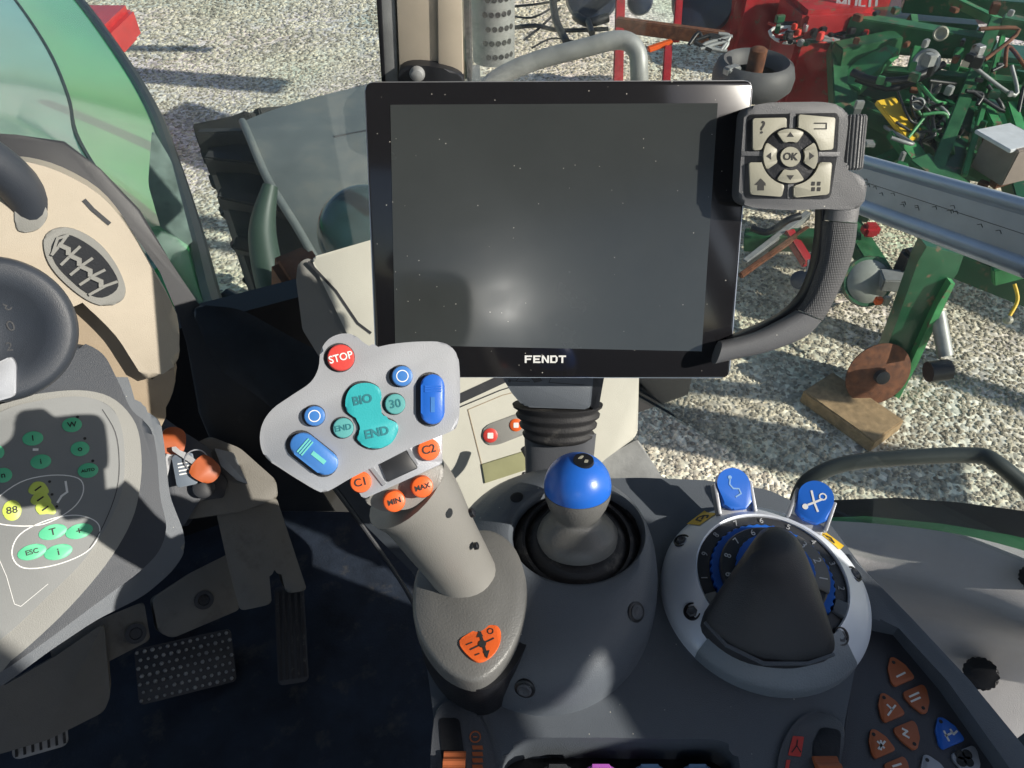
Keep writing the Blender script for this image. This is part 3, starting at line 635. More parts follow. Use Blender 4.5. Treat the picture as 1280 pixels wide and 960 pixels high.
m.lathe([(.0066, -.0012), (.0062, .0007), (.0050, .0009)], (0, 0, 0), 28); m.prism(rnd([Vector(p) for p in ((-.0035, .0005), (-.001, .0032), (.0005, .003), (-.001, .0008))], .0005), .0008, .0013, 1); m.prism(rnd([Vector(p) for p in ((.000, -.003), (.0025, -.0028), (.003, -.0008), (.001, -.0005))], .0005), .0008, .0013, 1)
m.v = [tuple(Fq.W(p)) for p in m.v]; wpart(m, 'top_symbol', [black, cream], t)

# ================================================================= DIAL UNIT
dc = K.hit(958, 734, .012); RD = K.rad(958, 738, 128.5, .012)
D = Frame(K.W(v3(dc, .0)), (1, 0, 0), (0, 1, 0))
t = thing('rotary_dial', 'silver ringed setting dial with blue knurled rings and black hooded cover', 'dial', D)
def dl(px, py, w): return D.hit(px, py, w)
SP = [(1.0, .008), (.93, .0130), (.74, .0250), (.715, .0262)]
def surf(x, y):
    q = math.hypot(x, y) / RD
    for (r1, w1), (r2, w2) in zip(SP, SP[1:]):
        if r2 <= q <= r1: return w1 + (w2 - w1) * (r1 - q) / (r1 - r2)
    return .0262 if q < .7 else .008
m = MB(); m.lathe([(RD, -.001), (RD, .006), (RD * .985, .0095)] + [(RD * a_, b_) for a_, b_ in SP[1:]] + [(RD * .70, .0255), (RD * .70, .012)], seg=96, cap1=False); m.build('silver_ring', dial_silver, t, 40)
m = MB(); n1 = 30; A0, A1 = math.radians(219), math.radians(311)
m.loft([[Vector((math.cos(a) * RD * q_, math.sin(a) * RD * q_, w_)) for q_, w_ in ((1.004, -.001), (1.004, .0075), (.985, .0105), (.93, .0142), (.75, .0268), (.72, .0275), (.72, .0))] for a in [A0 + (A1 - A0) * i / n1 for i in range(n1 + 1)]]); m.build('lower_arc', mat('arc_grey', (.20, .23, .26), .4, .1, .1, .4, 900), t)
m = MB(); m.lathe([(RD * .70, .010), (RD * .70, .0240), (RD * .585, .0255), (RD * .585, .01)], seg=72, cap1=False)
for i, s_ in enumerate('0198765432'):
    a = math.radians(205 - i * 24)
    if 205 - i * 24 > -25: m.text(s_, Vector((math.cos(a), math.sin(a))) * RD * .64, .0058, .0254, 1, a - PI / 2)
m.build('number_ring', [darkp, mat('grey_print', (.42, .43, .44), .5)], t)
def knurl(r1, w0, w1, name, mt, teeth):
    k = MB(); P = []
    for i in range(teeth * 4):
        a = 2 * PI * i / (teeth * 4); r_ = r1 * (1 if i % 4 < 2 else .955); P.append(Vector((r_ * math.cos(a), r_ * math.sin(a))))
    k.prism(P, w0, w1, 0, .0006); return k.build(name, mt, t, 25)
knurl(RD * .58, .004, .0275, 'blue_ring', bluem, 44)
m = MB(); m.lathe([(RD * .50, .01), (RD * .50, .0315), (RD * .485, .0325), (RD * .34, .0325)], seg=72)
for i, s_ in enumerate('98765432'):
    a = math.radians(185 - i * 27)
    if 185 - i * 27 > 52: m.text(s_, Vector((math.cos(a), math.sin(a))) * RD * .435, .0064, .0328, 1, a - PI / 2)
m.build('inner_number_ring', [darkp, white], t)
knurl(RD * .36, .01, .038, 'inner_blue_ring', bluem, 30)
m = MB(); ang = [math.radians(-28 + 78 * i / 14) for i in range(15)]
m.prism([Vector((math.cos(a) * RD * .505, math.sin(a) * RD * .505)) for a in ang] + [Vector((math.cos(a) * RD * .37, math.sin(a) * RD * .37)) for a in ang[::-1]], .0315, .0338, 0, .0004)
for i, s_ in enumerate('321'):
    a = math.radians(38 - i * 25); m.text(s_, Vector((math.cos(a), math.sin(a))) * RD * .44, .0075, .0339, 1, a - PI / 2)
m.build('scale_segment', [warmgrey, white], t)
for a0, a1 in ((196, 216), (-38, -24)):
    m = MB(); ang = [math.radians(a0 + (a1 - a0) * i / 6) for i in range(7)]
    m.prism([Vector((math.cos(a) * RD * .70, math.sin(a) * RD * .70)) for a in ang] + [Vector((math.cos(a) * RD * .59, math.sin(a) * RD * .59)) for a in ang[::-1]], .018, .0272, 0, .0008); m.build('ring_stop', warmgrey if a0 > 0 else greyp, t)
# hood
base = [(879, 772), (903, 800), (940, 820), (985, 828), (1020, 824), (1043, 812), (1036, 775), (1015, 735), (985, 705), (955, 700), (925, 712), (898, 742)]
tipc = [(940, 690), (938, 697), (944, 704), (958, 709), (972, 710), (990, 706), (1000, 696), (998, 680), (988, 668), (972, 661), (956, 662), (945, 672)]
b0 = [dl(x_, y_, .0275) for x_, y_ in base]
b0 = smooth(b0, 4); tt = smooth([dl(x_, y_, .060) for x_, y_ in tipc], 4); rings = []
for f, wv in ((0, .012), (0, .0275), (.12, .033), (.3, .041), (.5, .049), (.7, .0555), (.85, .0595), (1, .062)):
    rings.append([v3(p, wv) for p in blend(b0, tt, f)])
tc_ = sum(tt, Vector((0, 0))) / len(tt)
rings.append([v3(tc_ + (p - tc_) * .75, .0650) for p in tt]); rings.append([v3(tc_ + (p - tc_) * .4, .0665) for p in tt])
m = MB(); m.loft(rings); m.build('hood', darkp, t, 60)
m = MB(); m.line([dl(x_, y_, .028) for x_, y_ in ((882, 778), (908, 806), (955, 829), (1010, 829), (1042, 818))], .0016, .0265, .0285); m.build('hood_seam', greyp, t)
for px, py in ((853, 673), (865, 765), (1047, 801), (1069, 716)):
    c_ = dl(px, py, .0175); wv = surf(c_[0], c_[1]); n_r = Vector((c_[0], c_[1], 0)).normalized() * .5 + Vector((0, 0, .85)); k = MB(); k.lathe([(.0056, -.003), (.0056, .0008), (.0046, .0006), (.0044, -.0002)], (c_[0], c_[1], wv), 24, axis=n_r); k.build('screw_well', black, t)
    k = MB(); k.lathe([(.0036, 0), (.0036, .0012), (.0026, .0018), (.0014, .001)], (c_[0], c_[1], wv), 6, axis=n_r); k.build('screw', greyp2, t)
# blue levers
def lever(cx_, cy_, rot, sym):
    Fv = Frame(D.W(v3(dl(cx_, cy_, .03), .030)), (math.cos(rot), math.sin(rot), 0), (-math.sin(rot) * .9, math.cos(rot) * .9, .45))
    r_ = .0118
    P = circ((0, .004), r_, 24)[0:13] + [Vector((-r_ * .82, -.010)), Vector((-r_ * .3, -.014)), Vector((r_ * .5, -.014)), Vector((r_ * .95, -.009))]
    k = MB(); k.prism(rnd(P, .001, 2), -.004, .0025, 0, .0012)
    if sym:
        k.line([(-.004, .007), (0, 0), (.004, -.005)], .0014, .0024, .0028, 1); k.line([(.004, .004), (-.003, -.003)], .0014, .0024, .0028, 1); k.line(circ((.004, .006), .0022, 10), .0009, .0024, .0028, 1, True); k.prism(circ((-.0045, -.005), .002, 10), .0024, .0028, 1)
    else:
        k.line([(-.002, .008), (-.003, .004), (-.001, .001), (.003, .0005), (.004, -.003), (0, -.005)], .001, .0024, .0028, 1); k.prism(circ((-.002, .009), .0014, 10), .0024, .0028, 1)
    k.v = [tuple(Fv.W(p)) for p in k.v]; lv = wpart(k, 'lever', [bluem, white if sym else clearblue], t)
    k = MB(); k.prism(rrect(-r_ - .0022, -.016, -r_ + .0003, .006, .001, 3), -.006, .0015, 0, .0006); k.prism(rrect(r_ - .0003, -.016, r_ + .0022, .006, .001, 3), -.006, .0015, 0, .0006); k.prism(rrect(-r_, -.02, r_, -.012, .002, 3), -.010, -.002, 0, .001)
    k.v = [tuple(Fv.W(p)) for p in k.v]; wpart(k, 'lever_frame', silver, t)
lever(917, 613, math.radians(5), False); lever(1017, 629, math.radians(-28), True)
def dlabel(px, py, rot):
    c_ = dl(px, py, .0175); k = MB(); R_ = Matrix.Rotation(rot, 2); NX = 6
    P = [(-.0095, -.0045), (-.003, -.005), (.003, -.0052), (.009, -.0055), (.0095, 0), (.0095, .0045), (.003, .005), (-.003, .0052), (-.008, .0052), (-.009, 0)]
    P = [R_ @ Vector(x_) + c_ for x_ in P]; b_ = bmesh.new()
    vs_b = [[b_.verts.new((*(R_ @ Vector((-.0095 + .019 * i / 8, -.005 + .010 * j / 5)) + c_), .0006)) for i in range(9)] for j in range(6)]
    for j in range(5):
        for i in range(8): b_.faces.new((vs_b[j][i], vs_b[j][i + 1], vs_b[j + 1][i + 1], vs_b[j + 1][i]))
    k.bm(b_, 0)
    k.line([R_ @ Vector(x_) + c_ for x_ in ((-.0045, -.002), (-.0035, .002), (0, .003), (.0035, .0015), (.004, -.0015), (.001, -.003))], .0013, .0008, .0011, 1); k.line([R_ @ Vector(x_) + c_ for x_ in ((-.002, -.001), (.002, .0005))], .0012, .0008, .0011, 1)
    k.v = [(x_, y_, z_ + surf(x_, y_)) for x_, y_, z_ in k.v]; k.build('yellow_label', [yellow, blackprint], t)
dlabel(879, 643, math.radians(38)); dlabel(1040, 667, math.radians(-50))
# ================================================================= INSTRUMENT PANEL (left)
I = facing(95, 630, .62, tilt=-6)
t = thing('instrument_panel', 'grey switch panel with green and lime oval buttons below the steering wheel', 'control panel', I)
m = MB(); o1 = I.pts([(-60, 520), (0, 470), (60, 425), (100, 412), (135, 430), (160, 470), (172, 512), (200, 520), (206, 560), (212, 620), (230, 665), (232, 690), (215, 715), (180, 745), (120, 775), (60, 815), (0, 860), (-60, 880)], -.03)
o2 = I.pts([(-60, 520), (10, 470), (70, 430), (100, 425), (130, 440), (150, 480), (165, 515), (190, 530), (197, 570), (200, 620), (210, 660), (200, 690), (175, 715), (120, 755), (60, 800), (0, 842), (-60, 865)], -.006)
m.prism(rnd(o1, .01), -.10, -.03, 0, .004); m.build('outer_shell', greyp, t)
m = MB(); m.prism(rnd(o2, .01), -.035, -.008, 0, .006, 3); m.build('front_shell', navy, t)
m = MB(); rim = smooth(I.pts([(-60, 555), (0, 505), (60, 490), (110, 488), (145, 500), (170, 530), (177, 570), (175, 610), (165, 650), (140, 695), (100, 745), (50, 795), (0, 835), (-60, 860)], 0), 4); m.prism(rim, -.03, -.0015, 0, .003); m.build('light_rim', trimgrey, t)
m = MB(); m.prism(smooth(I.pts([(-60, 562), (0, 515), (60, 499), (105, 496), (138, 508), (152, 535), (156, 575), (152, 615), (135, 655), (105, 700), (60, 745), (0, 800), (-60, 830)], .001), 4), -.02, .001, 0, .001); m.build('face_plate', panelm, t)
def oval(px, py, rx, ry, mt, txt=None, rot=12, ts=.0055, dot=None):
    k = MB(); c_ = I.hit(px, py, .0015); s_ = .62 / FPX
    k.prism(circ(c_, rx * s_, 28, ry * s_, math.radians(rot)), .0005, .0018, 0, .0004)
    if txt: k.text(txt, c_, ts, .0019, 1, math.radians(rot), bold=.0001)
    if dot: k.prism(circ(I.hit(*dot, .0015), .0012, 10), .0008, .0014, 1)
    k.build('oval_button', [mt, blackprint], t)
def glyph(k_): pass
G_ = [(41, 548, 11, 9, mint, 'I', None), (51, 577, 11, 9, mint, 'i', None), (90, 531, 11, 9.5, mint, 'W', (97, 521)), (100, 561, 10.5, 9.5, mint, 'o', (106, 548)), (110, 588, 11.5, 9.5, mint, 'AUTO', (116, 576)), (-2, 565, 6, 8, mint, None, None), (4, 594, 9, 9, mint, 'n', None)]
for px, py, a_, b_, mt, tx, dt in G_: oval(px, py, a_, b_, mt, tx, 12, .0036 if tx == 'AUTO' else .0065, dt)
for px, py, tx in ((66, 665, 'T'), (99, 664, '+'), (40, 690, 'ESC'), (73, 690, 'i')): oval(px, py, 15, 9, mint, tx, 16, .0055 if tx == 'ESC' else .008)
oval(15, 638, 9.5, 12.5, lime, '88', 10, .008)
for i, (px, py) in enumerate(((48, 611), (51, 624), (57, 636))):
    k = MB(); k.prism(smooth(I.pts([(px - 13, py + (2 if i < 2 else -2)), (px - 6, py - 8), (px + 6, py - 8), (px + 13, py + 2), (px + 10, py + 7), (px, py + 6), (px - 8, py + 7)], .0015), 4), .0005, .0018 + .0001 * i, 0, .0004)
    k.line(I.pts([(px - 4, py + 2), (px + 3, py - 3)], .002), .0012, .0018, .0022, 1); k.prism(circ(I.hit(px + 14, py - 9 + 3 * i, .0015), .0011, 10), .0008, .0014, 1); k.build('lens_button', [lime, blackprint], t)
k = MB()
k.line(smooth(I.pts([(-10, 630), (25, 603), (65, 594), (98, 598), (104, 615), (90, 636), (55, 655), (15, 657), (-10, 650)], .001), 5), .0008, .0008, .0014, 0, True)
k.line(smooth(I.pts([(15, 693), (25, 668), (60, 650), (95, 644), (120, 652), (124, 668), (108, 690), (70, 706), (30, 710)], .001), 5), .0008, .0008, .0014, 0, True)
k.line(I.pts([(-5, 690), (8, 720), (18, 755), (26, 758), (60, 730)], .001), .00035, .0008, .0013)
k.line(I.pts([(72, 628), (77, 620), (84, 615), (82, 602)], .001), .0016, .0008, .0014); k.line(I.pts([(42, 562), (47, 562)], .001), .002, .0008, .0014)
k.build('print_lines', white, t)
k = MB(); k.line(smooth(I.pts([(128, 512), (144, 540), (149, 575), (146, 612), (130, 655), (112, 685)], .001), 4, False), .0007, .0008, .0014); k.build('panel_seam', darkp, t)

# steering column: wheel rim and hub
SB = facing(-8, 412, .585, yaw=-8)
t = thing('steering_column', 'dark grey steering wheel and round hub with a silver badge at the left edge', 'steering column', SB)
S = facing(-140, 280, .56)
ctr = S.hit(-238, 278); s_ = .56 / FPX; P = []
for i in range(49):
    a = 2 * PI * i / 48; P.append((ctr[0] + 228 * s_ * math.cos(a), ctr[1] + 128 * s_ * math.sin(a), .05 * math.sin(a)))
m = MB(); m.tube(P, .0165, 20, ref=(0, 0, 1), sm=3); npart(m, 'steering_wheel', navy, t, S, 80)
r_ = 92 * .585 / FPX; m = MB(); m.lathe([(r_ * .8, -.06), (r_ * .97, -.02), (r_, -.004), (r_ * .97, .006), (r_ * .88, .009), (r_ * .60, .004), (r_ * .46, -.006), (.0005, -.008)], (0, 0, 0), 64); m.build('hub_body', navy, t, 60)
m = MB(); m.prism(rnd(SB.pts([(-40, 470), (14, 445), (20, 455), (20, 495), (-8, 503), (-40, 503)], .010), .003), .003, .0095, 0, .001); m.build('badge_plate', silver, t)
for i_, (ch, x_, y_, s2, ro) in enumerate((('8', 8, 382, .012, .5), ('0', 12, 408, .012, .3), ('2', 10, 434, .010, .1))):
    k = MB(); k.text(ch, SB.hit(x_, y_, 0), s2, -.0066, 0, ro); k.build('hub_mark', darkp, t)

# ================================================================= DASHBOARD
DB = facing(120, 340, .635, tilt=10)
t = thing('dashboard', 'curved cream dashboard end with an oval air vent', 'dashboard', DB)
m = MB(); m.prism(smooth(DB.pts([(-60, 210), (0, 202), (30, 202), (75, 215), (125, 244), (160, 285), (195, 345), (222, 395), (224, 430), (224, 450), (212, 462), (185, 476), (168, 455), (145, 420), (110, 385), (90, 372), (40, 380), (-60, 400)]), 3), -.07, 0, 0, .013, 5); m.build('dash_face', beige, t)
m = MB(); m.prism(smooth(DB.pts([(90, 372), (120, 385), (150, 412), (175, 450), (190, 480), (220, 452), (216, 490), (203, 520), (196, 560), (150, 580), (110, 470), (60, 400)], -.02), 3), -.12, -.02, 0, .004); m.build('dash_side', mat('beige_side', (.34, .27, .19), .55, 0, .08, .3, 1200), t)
m = MB(); m.prism(smooth(DB.pts([(55, 308), (58, 292), (75, 284), (98, 288), (125, 305), (146, 332), (157, 360), (152, 376), (132, 382), (108, 374), (80, 352), (62, 330)], .001), 4), -.01, .0025, 0, .0015); m.build('vent_frame', trimgrey, t)
vent = smooth(DB.pts([(64, 312), (70, 298), (84, 293), (105, 302), (128, 320), (146, 346), (146, 362), (128, 372), (108, 366), (86, 348), (70, 330)], .003), 3)
m = MB(); m.prism(vent, -.005, .0032, 0); m.build('vent_opening', black, t)
m = MB()
def mixp(a, b, f): return (a[0] + (b[0] - a[0]) * f, a[1] + (b[1] - a[1]) * f)
for i in range(5):
    f = i / 4; a = mixp((84, 294), (146, 352), f); b = mixp((65, 318), (112, 368), f); mid = mixp(a, b, .5)
    m.line(DB.pts([a, (mid[0] + 3, mid[1] - 3), b], .004), .0022, .0030, .0050)
    if i < 4: m.line(DB.pts([mid, (mid[0] + 11, mid[1] + 5), (mid[0] + 11, mid[1] + 11)], .004), .0035, .0030, .0055)
m.line(DB.pts([(66, 316), (72, 298), (85, 294)], .004), .002, .003, .005); m.build('vent_slat', trimgrey, t)
m = MB(); m.prism(smooth(DB.pts([(20, 240), (32, 236), (50, 248), (60, 268), (50, 285), (35, 290), (20, 284)], .001), 4), -.01, .002, 0, .001); m.build('side_vent', trimgrey, t)
m = MB(); m.line(DB.pts([(106, 251), (116, 262), (136, 279)], .001), .0035, -.001, .0008); m.build('slot', darkp, t)
# windscreen seal: dark band along the dash
SLF = facing(180, 330, .95)
m = MB()
pi_ = [(-80, 200), (20, 203), (75, 214), (130, 243), (165, 282), (200, 340), (226, 392), (236, 440), (250, 520), (300, 640)]
po_ = [(-80, 160), (20, 168), (80, 176), (125, 210), (175, 262), (215, 330), (250, 382), (290, 430), (335, 505), (420, 640)]
m.prism(SLF.pts(pi_) + SLF.pts(po_)[::-1], -.03, 0, 0, .004)
t = thing('windscreen_seal', 'wide black band between the cream dashboard and the windscreen', 'window seal', SLF); m.build('band', darkp, t)

# ================================================================= SIDE STORAGE BOX (behind monitor)
SB2 = facing(600, 470, .80, tilt=4)
t = thing('corner_console', 'pale beige corner console behind the black terminal with a red warning button', 'console', SB2)
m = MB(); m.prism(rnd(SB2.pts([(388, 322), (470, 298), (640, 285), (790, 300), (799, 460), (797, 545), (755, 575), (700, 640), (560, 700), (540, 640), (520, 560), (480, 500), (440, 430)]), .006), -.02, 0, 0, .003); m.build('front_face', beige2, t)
m = MB(); m.prism(rnd(SB2.pts([(372, 330), (384, 322), (392, 326), (465, 408), (470, 440), (520, 520), (560, 600), (470, 560), (420, 480), (378, 412), (370, 350)], -.004), .004), -.12, -.004, 0, .004); m.build('left_face', trimgrey, t)  # left side of the beige box, coloured grey for the shade on it
m = MB(); m.line(SB2.pts([(386, 328), (420, 364), (447, 404), (463, 416)], .0), .0028, -.001, .0006); m.build('groove', darkp, t)
m = MB(); m.line(SB2.pts([(560, 505), (610, 482), (640, 468), (660, 462)]), .010, -.001, .0008); m.build('dark_slot', darkp, t)
m = MB(); m.line(SB2.pts([(560, 515), (625, 488), (650, 480)]), .001, -.001, .0014); m.build('slot_edge', darkp, t)
m = MB(); m.line(SB2.pts([(585, 512), (628, 494), (668, 484), (670, 470)]), .0009, 0, .0005); m.line(SB2.pts([(585, 512), (602, 580), (604, 588)]), .0009, 0, .0005); m.build('panel_seam', MATS['beige_side'], t)
m = MB(); m.prism(rnd(SB2.pts([(602, 540), (608, 531), (652, 515), (665, 515), (668, 538), (620, 557), (606, 555)]), .009), -.001, .0014, 0, .0006); m.build('button_plate', trimgrey, t)
for px, py, r_, mt in ((613, 544, 9, redm), (645, 531, 8, orange)):
    k = MB(); c_ = SB2.hit(px, py); rr = SB2.rad(px, py, r_); k.lathe([(rr, 0), (rr, .0022), (rr * .8, .003)], (c_[0], c_[1], 0), 24); k.prism(rrect(c_[0] - rr * .4, c_[1] - rr * .4, c_[0] + rr * .4, c_[1] + rr * .4, .001, 3), .0029, .0033, 1); k.build('warning_button', [mt, white], t)
m = MB(); m.prism(SB2.pts([(602, 580), (660, 562), (662, 570), (664, 585), (606, 604)]), -.001, .002, 0, .0008); m.build('tray_lip', mat('olive_trim', (.36, .36, .20), .5), t)
m = MB(); m.prism(rnd(SB2.pts([(797, 549), (830, 600), (900, 640), (560, 660), (700, 600), (755, 572)], -.015), .004), -.06, -.015, 0, .003); m.build('foot', dullsteel, t)
m = MB(); m.tube([at(655, 560, .76), at(664, 580, .75), at(660, 600, .74)], .004, 8); m.tube([at(668, 600, .74), at(655, 592, .74), at(656, 612, .735), at(676, 606, .73)], .0022, 8); wpart(m, 'hook', darkp, t)

# ================================================================= LOWER LEFT: column foot, keys, pedals
CL = facing(150, 760, 1.0)
t = thing('column_cover', 'shaded grey-beige lower steering column panels above the pedals', 'panel', CL)
def slab(F, px, w0, w1, name, mt, par, r=.006, bev=.003):
    k = MB(); k.prism(rnd(F.pts(px, w1), r), w0, w1, 0, bev); return k.build(name, mt, par)
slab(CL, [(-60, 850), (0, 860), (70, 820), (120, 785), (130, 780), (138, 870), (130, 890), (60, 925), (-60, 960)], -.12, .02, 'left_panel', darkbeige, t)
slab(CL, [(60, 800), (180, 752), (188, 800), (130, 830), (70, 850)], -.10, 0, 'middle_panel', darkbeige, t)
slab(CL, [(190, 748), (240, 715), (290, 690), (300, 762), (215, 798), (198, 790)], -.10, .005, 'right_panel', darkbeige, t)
for px, py in ((255, 750), (170, 792)):
    k = MB(); c_ = CL.hit(px, py, .007); k.lathe([(.013, -.004), (.013, .002), (.008, .002), (.007, -.001)], (c_[0], c_[1], .006), 24); k.build('panel_bolt', darkp, t)
BK = facing(300, 650, .88)
t2 = thing('ignition_block', 'shaded beige ignition switch block right of the column', 'ignition switch', BK)
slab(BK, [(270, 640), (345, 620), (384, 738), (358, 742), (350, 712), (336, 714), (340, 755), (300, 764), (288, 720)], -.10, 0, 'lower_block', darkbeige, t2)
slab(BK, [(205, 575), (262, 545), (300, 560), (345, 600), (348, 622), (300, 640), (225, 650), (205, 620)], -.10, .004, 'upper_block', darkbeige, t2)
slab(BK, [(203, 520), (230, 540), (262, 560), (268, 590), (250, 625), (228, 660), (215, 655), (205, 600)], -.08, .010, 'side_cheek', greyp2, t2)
slab(BK, [(226, 590), (262, 575), (285, 600), (280, 622), (235, 628)], -.0, .008, 'switch_recess', black, t2, .004, .001)
slab(BK, [(268, 560), (292, 566), (310, 605), (296, 600), (276, 582)], -.0, .014, 'metal_flap', dullsteel, t2, .002, .001)
m = MB(); m.v = []; c_ = BK.hit(255, 610, .01); m.lathe([(.012, 0), (.012, .016), (.009, .018)], (c_[0], c_[1], .004), 24); m.build('lock_barrel', darkp, t2)
for i, (px, py, rot, lb) in enumerate(((216, 550, 80, 'orange-headed key hanging uppermost beside the ignition block'), (258, 588, -35, 'orange-headed key inserted in the ignition, lower of the two keys'))):
    KF = facing(px, py, .835, roll=rot)
    k_ = thing('key', lb, 'key', KF, 'keys at the ignition')
    k = MB(); k.prism(smooth([(-.015, -.010), (-.006, -.014), (.008, -.012), (.014, -.005), (.014, .005), (.008, .012), (-.006, .014), (-.015, .010)], 4), -.0025, .0025, 0, .0012, both=True); k.build('key_head', mat('key_orange', (.42, .095, .025), .4), k_)
    k = MB(); k.prism([(-.015, -.003), (-.042, -.003), (-.045, 0), (-.042, .003), (-.036, .002), (-.03, .0035), (-.015, .003)], -.001, .001); k.build('blade', steel, k_)
KF = facing(232, 585, .83, roll=12); k_ = thing('key_tag', 'small blue-grey tag on a steel ring between the orange keys', 'key tag', KF)
k = MB(); k.prism(rrect(-.012, -.020, .010, .016, .003), -.002, 0, 0, .0006)
for y_ in (-.006, -.002, .002, .006): k.line([(-.007, y_), (.006, y_)], .0014, 0, .0003, 1)
k.build('tag', [mat('tag_blue', (.13, .16, .20), .4), white], k_)
k = MB(); k.tube([(.012 * math.cos(a) + .012, .012 * math.sin(a) + .006, .003 + .003 * math.sin(a)) for a in [2 * PI * i / 20 for i in range(21)]], .0009, 6, sm=1); k.build('ring', steel, k_)

def pedal(px, py, d, roll, w, h, kind, lb, tilt=0):
    PF = facing(px, py, d, roll=roll, tilt=tilt); p_ = thing('pedal', lb, 'pedal', PF)
    k = MB(); k.prism(rrect(-w / 2, -h / 2, w / 2, h / 2, .008), -.012, 0, 0, .002); k.build('plate', dullsteel if kind == 'bar' else darkp, p_)
    k = MB()
    if kind == 'stud':
        nx, ny = 13, 7
        for i in range(nx):
            for j in range(ny):
                x_ = -w / 2 + w * (i + .5) / nx; y_ = -h / 2 + h * (j + .5) / ny; q = w * random.uniform(.016, .026)
                k.prism(circ((x_ + (j % 2) * .004 - .002, y_), q, 6), 0, .003, 0, 0, top=circ((x_ + (j % 2) * .004 - .002, y_), q * .6, 6))
        k.build('studs', dullsteel, p_)
    else:
        n_ = 5 if h > w else 7
        for i in range(n_):
            if h > w: x_ = -w / 2 + w * (i + .5) / n_; k.box((x_, 0, .001), w * .1, h * .9, .004)
            else: x_ = -w / 2 + w * (i + .5) / n_; k.box((x_, 0, .001), w * .05, h * .85, .004)
        k.build('tread', rubber if kind != 'bar' else rubber, p_)
    k = MB(); k.beam((0, h * .3, -.01), (0.0, h * .9, -.10), .022, .010, bev=.002); k.build('pedal_arm', darkp, p_)
    return p_
pedal(233, 832, 1.20, 14, .145, .085, 'stud', 'wide black studded brake pedal in the middle')
pedal(364, 792, 1.22, 8, .048, .155, 'rib', 'narrow ribbed accelerator pedal on the right')
pedal(50, 918, .94, 17, .060, .044, 'bar', 'small ribbed steel pedal at the lower left corner')

# front wall and foot well behind the pedals
FW = level(CAM + Vector((-.15, 1.0, -1.22)), -25)
FW = Frame(CAM + TF * 1.02 + Vector((0, 0, -1.2)), TR, TF)
m = MB(); m.box((0, 0, .16), 1.9, .05, .60)

t = thing('front_wall', 'dark foot well wall ahead of the pedals', 'wall', FW); m.build('panel', black, t)
# dark trim between windscreen seal and corner console
TZ = facing(380, 500, 1.0)
t = thing('floor_trim', 'dark trim below the windscreen left of the joystick', 'trim', TZ)
slab(TZ, [(236, 380), (300, 385), (380, 430), (470, 470), (600, 560), (640, 700), (560, 820), (520, 720), (440, 640), (380, 560), (330, 500), (270, 460)], -.08, 0, 'panel', mat('blue_black_trim', (.018, .024, .032), .35, 0, .4), t, .02, .004)
m = MB(); m.tube([TZ.W(v3(TZ.hit(*p, .004), .004)) for p in ((380, 560), (440, 640), (500, 725), (530, 780))], .003, 8); wpart(m, 'edge_bead', darkp, t)

# ================================================================= FRONT PILLAR
AP = Frame(at(525, 40, 1.02), (1, 0, 0), (0, 0, 1))
t = thing('front_pillar', 'cream windscreen pillar with grey and black edges above the terminal', 'pillar', AP)
def pil(pxs, w0, w1, name, mt):
    k = MB(); k.prism(AP.pts(pxs, w1), w0, w1, 0, .002); k.build(name, mt, t)
pil([(489, -160), (578, -160), (583, 108), (500, 108)], -.06, .0, 'cream_cover', beige)
pil([(545, -160), (575, -160), (579, 100), (548, 100)], -.0, .006, 'cream_bead', beige)
pil([(468, -160), (488, -160), (498, 108), (481, 108)], -.06, -.004, 'grey_edge', dullsteel)
pil([(460, -160), (469, -160), (482, 108), (477, 108)], -.06, -.002, 'seal', black)
pil([(575, -160), (583, -160), (589, 108), (582, 108)], -.05, .002, 'seal', black)
m = MB(); m.prism(smooth(AP.pts([(498, 105), (500, 88), (515, 82), (545, 84), (572, 92), (580, 108), (575, 160), (500, 160)], .02), 3), -.01, .02, 0, .004); m.build('clamp', black, t)
k = MB(); c_ = AP.hit(521, 95, .03); k.lathe([(.010, 0), (.011, .006), (.008, .012), (.003, .014)], (c_[0], c_[1], .018), 20); k.build('knob', dullsteel, t)

# ================================================================= RIGHT LOWER: door trim, sill, seals
DR = facing(1180, 780, .80)
t = thing('door_trim', 'beige moulded side trim in the shade right of the armrest', 'door trim', DR)
rows = [[(1020, 650, .92), (1100, 655, .90), (1200, 668, .86), (1300, 694, .82), (1420, 730, .78)],
        [(1020, 672, .90), (1100, 680, .88), (1200, 702, .84), (1300, 735, .80), (1420, 780, .76)],
        [(1020, 700, .90), (1100, 715, .88), (1200, 745, .84), (1300, 785, .80), (1420, 830, .76)],
        [(1040, 735, .93), (1120, 750, .91), (1200, 768, .88), (1300, 800, .84), (1420, 850, .80)],
        [(1060, 780, 1.0), (1130, 790, .98), (1210, 805, .95), (1300, 825, .92), (1420, 870, .88)],
        [(1080, 900, 1.02), (1150, 910, 1.0), (1230, 925, .97), (1310, 940, .94), (1430, 960, .90)],
        [(1080, 1100, .98), (1150, 1100, .96), (1230, 1100, .94), (1310, 1100, .92), (1430, 1100, .90)]]
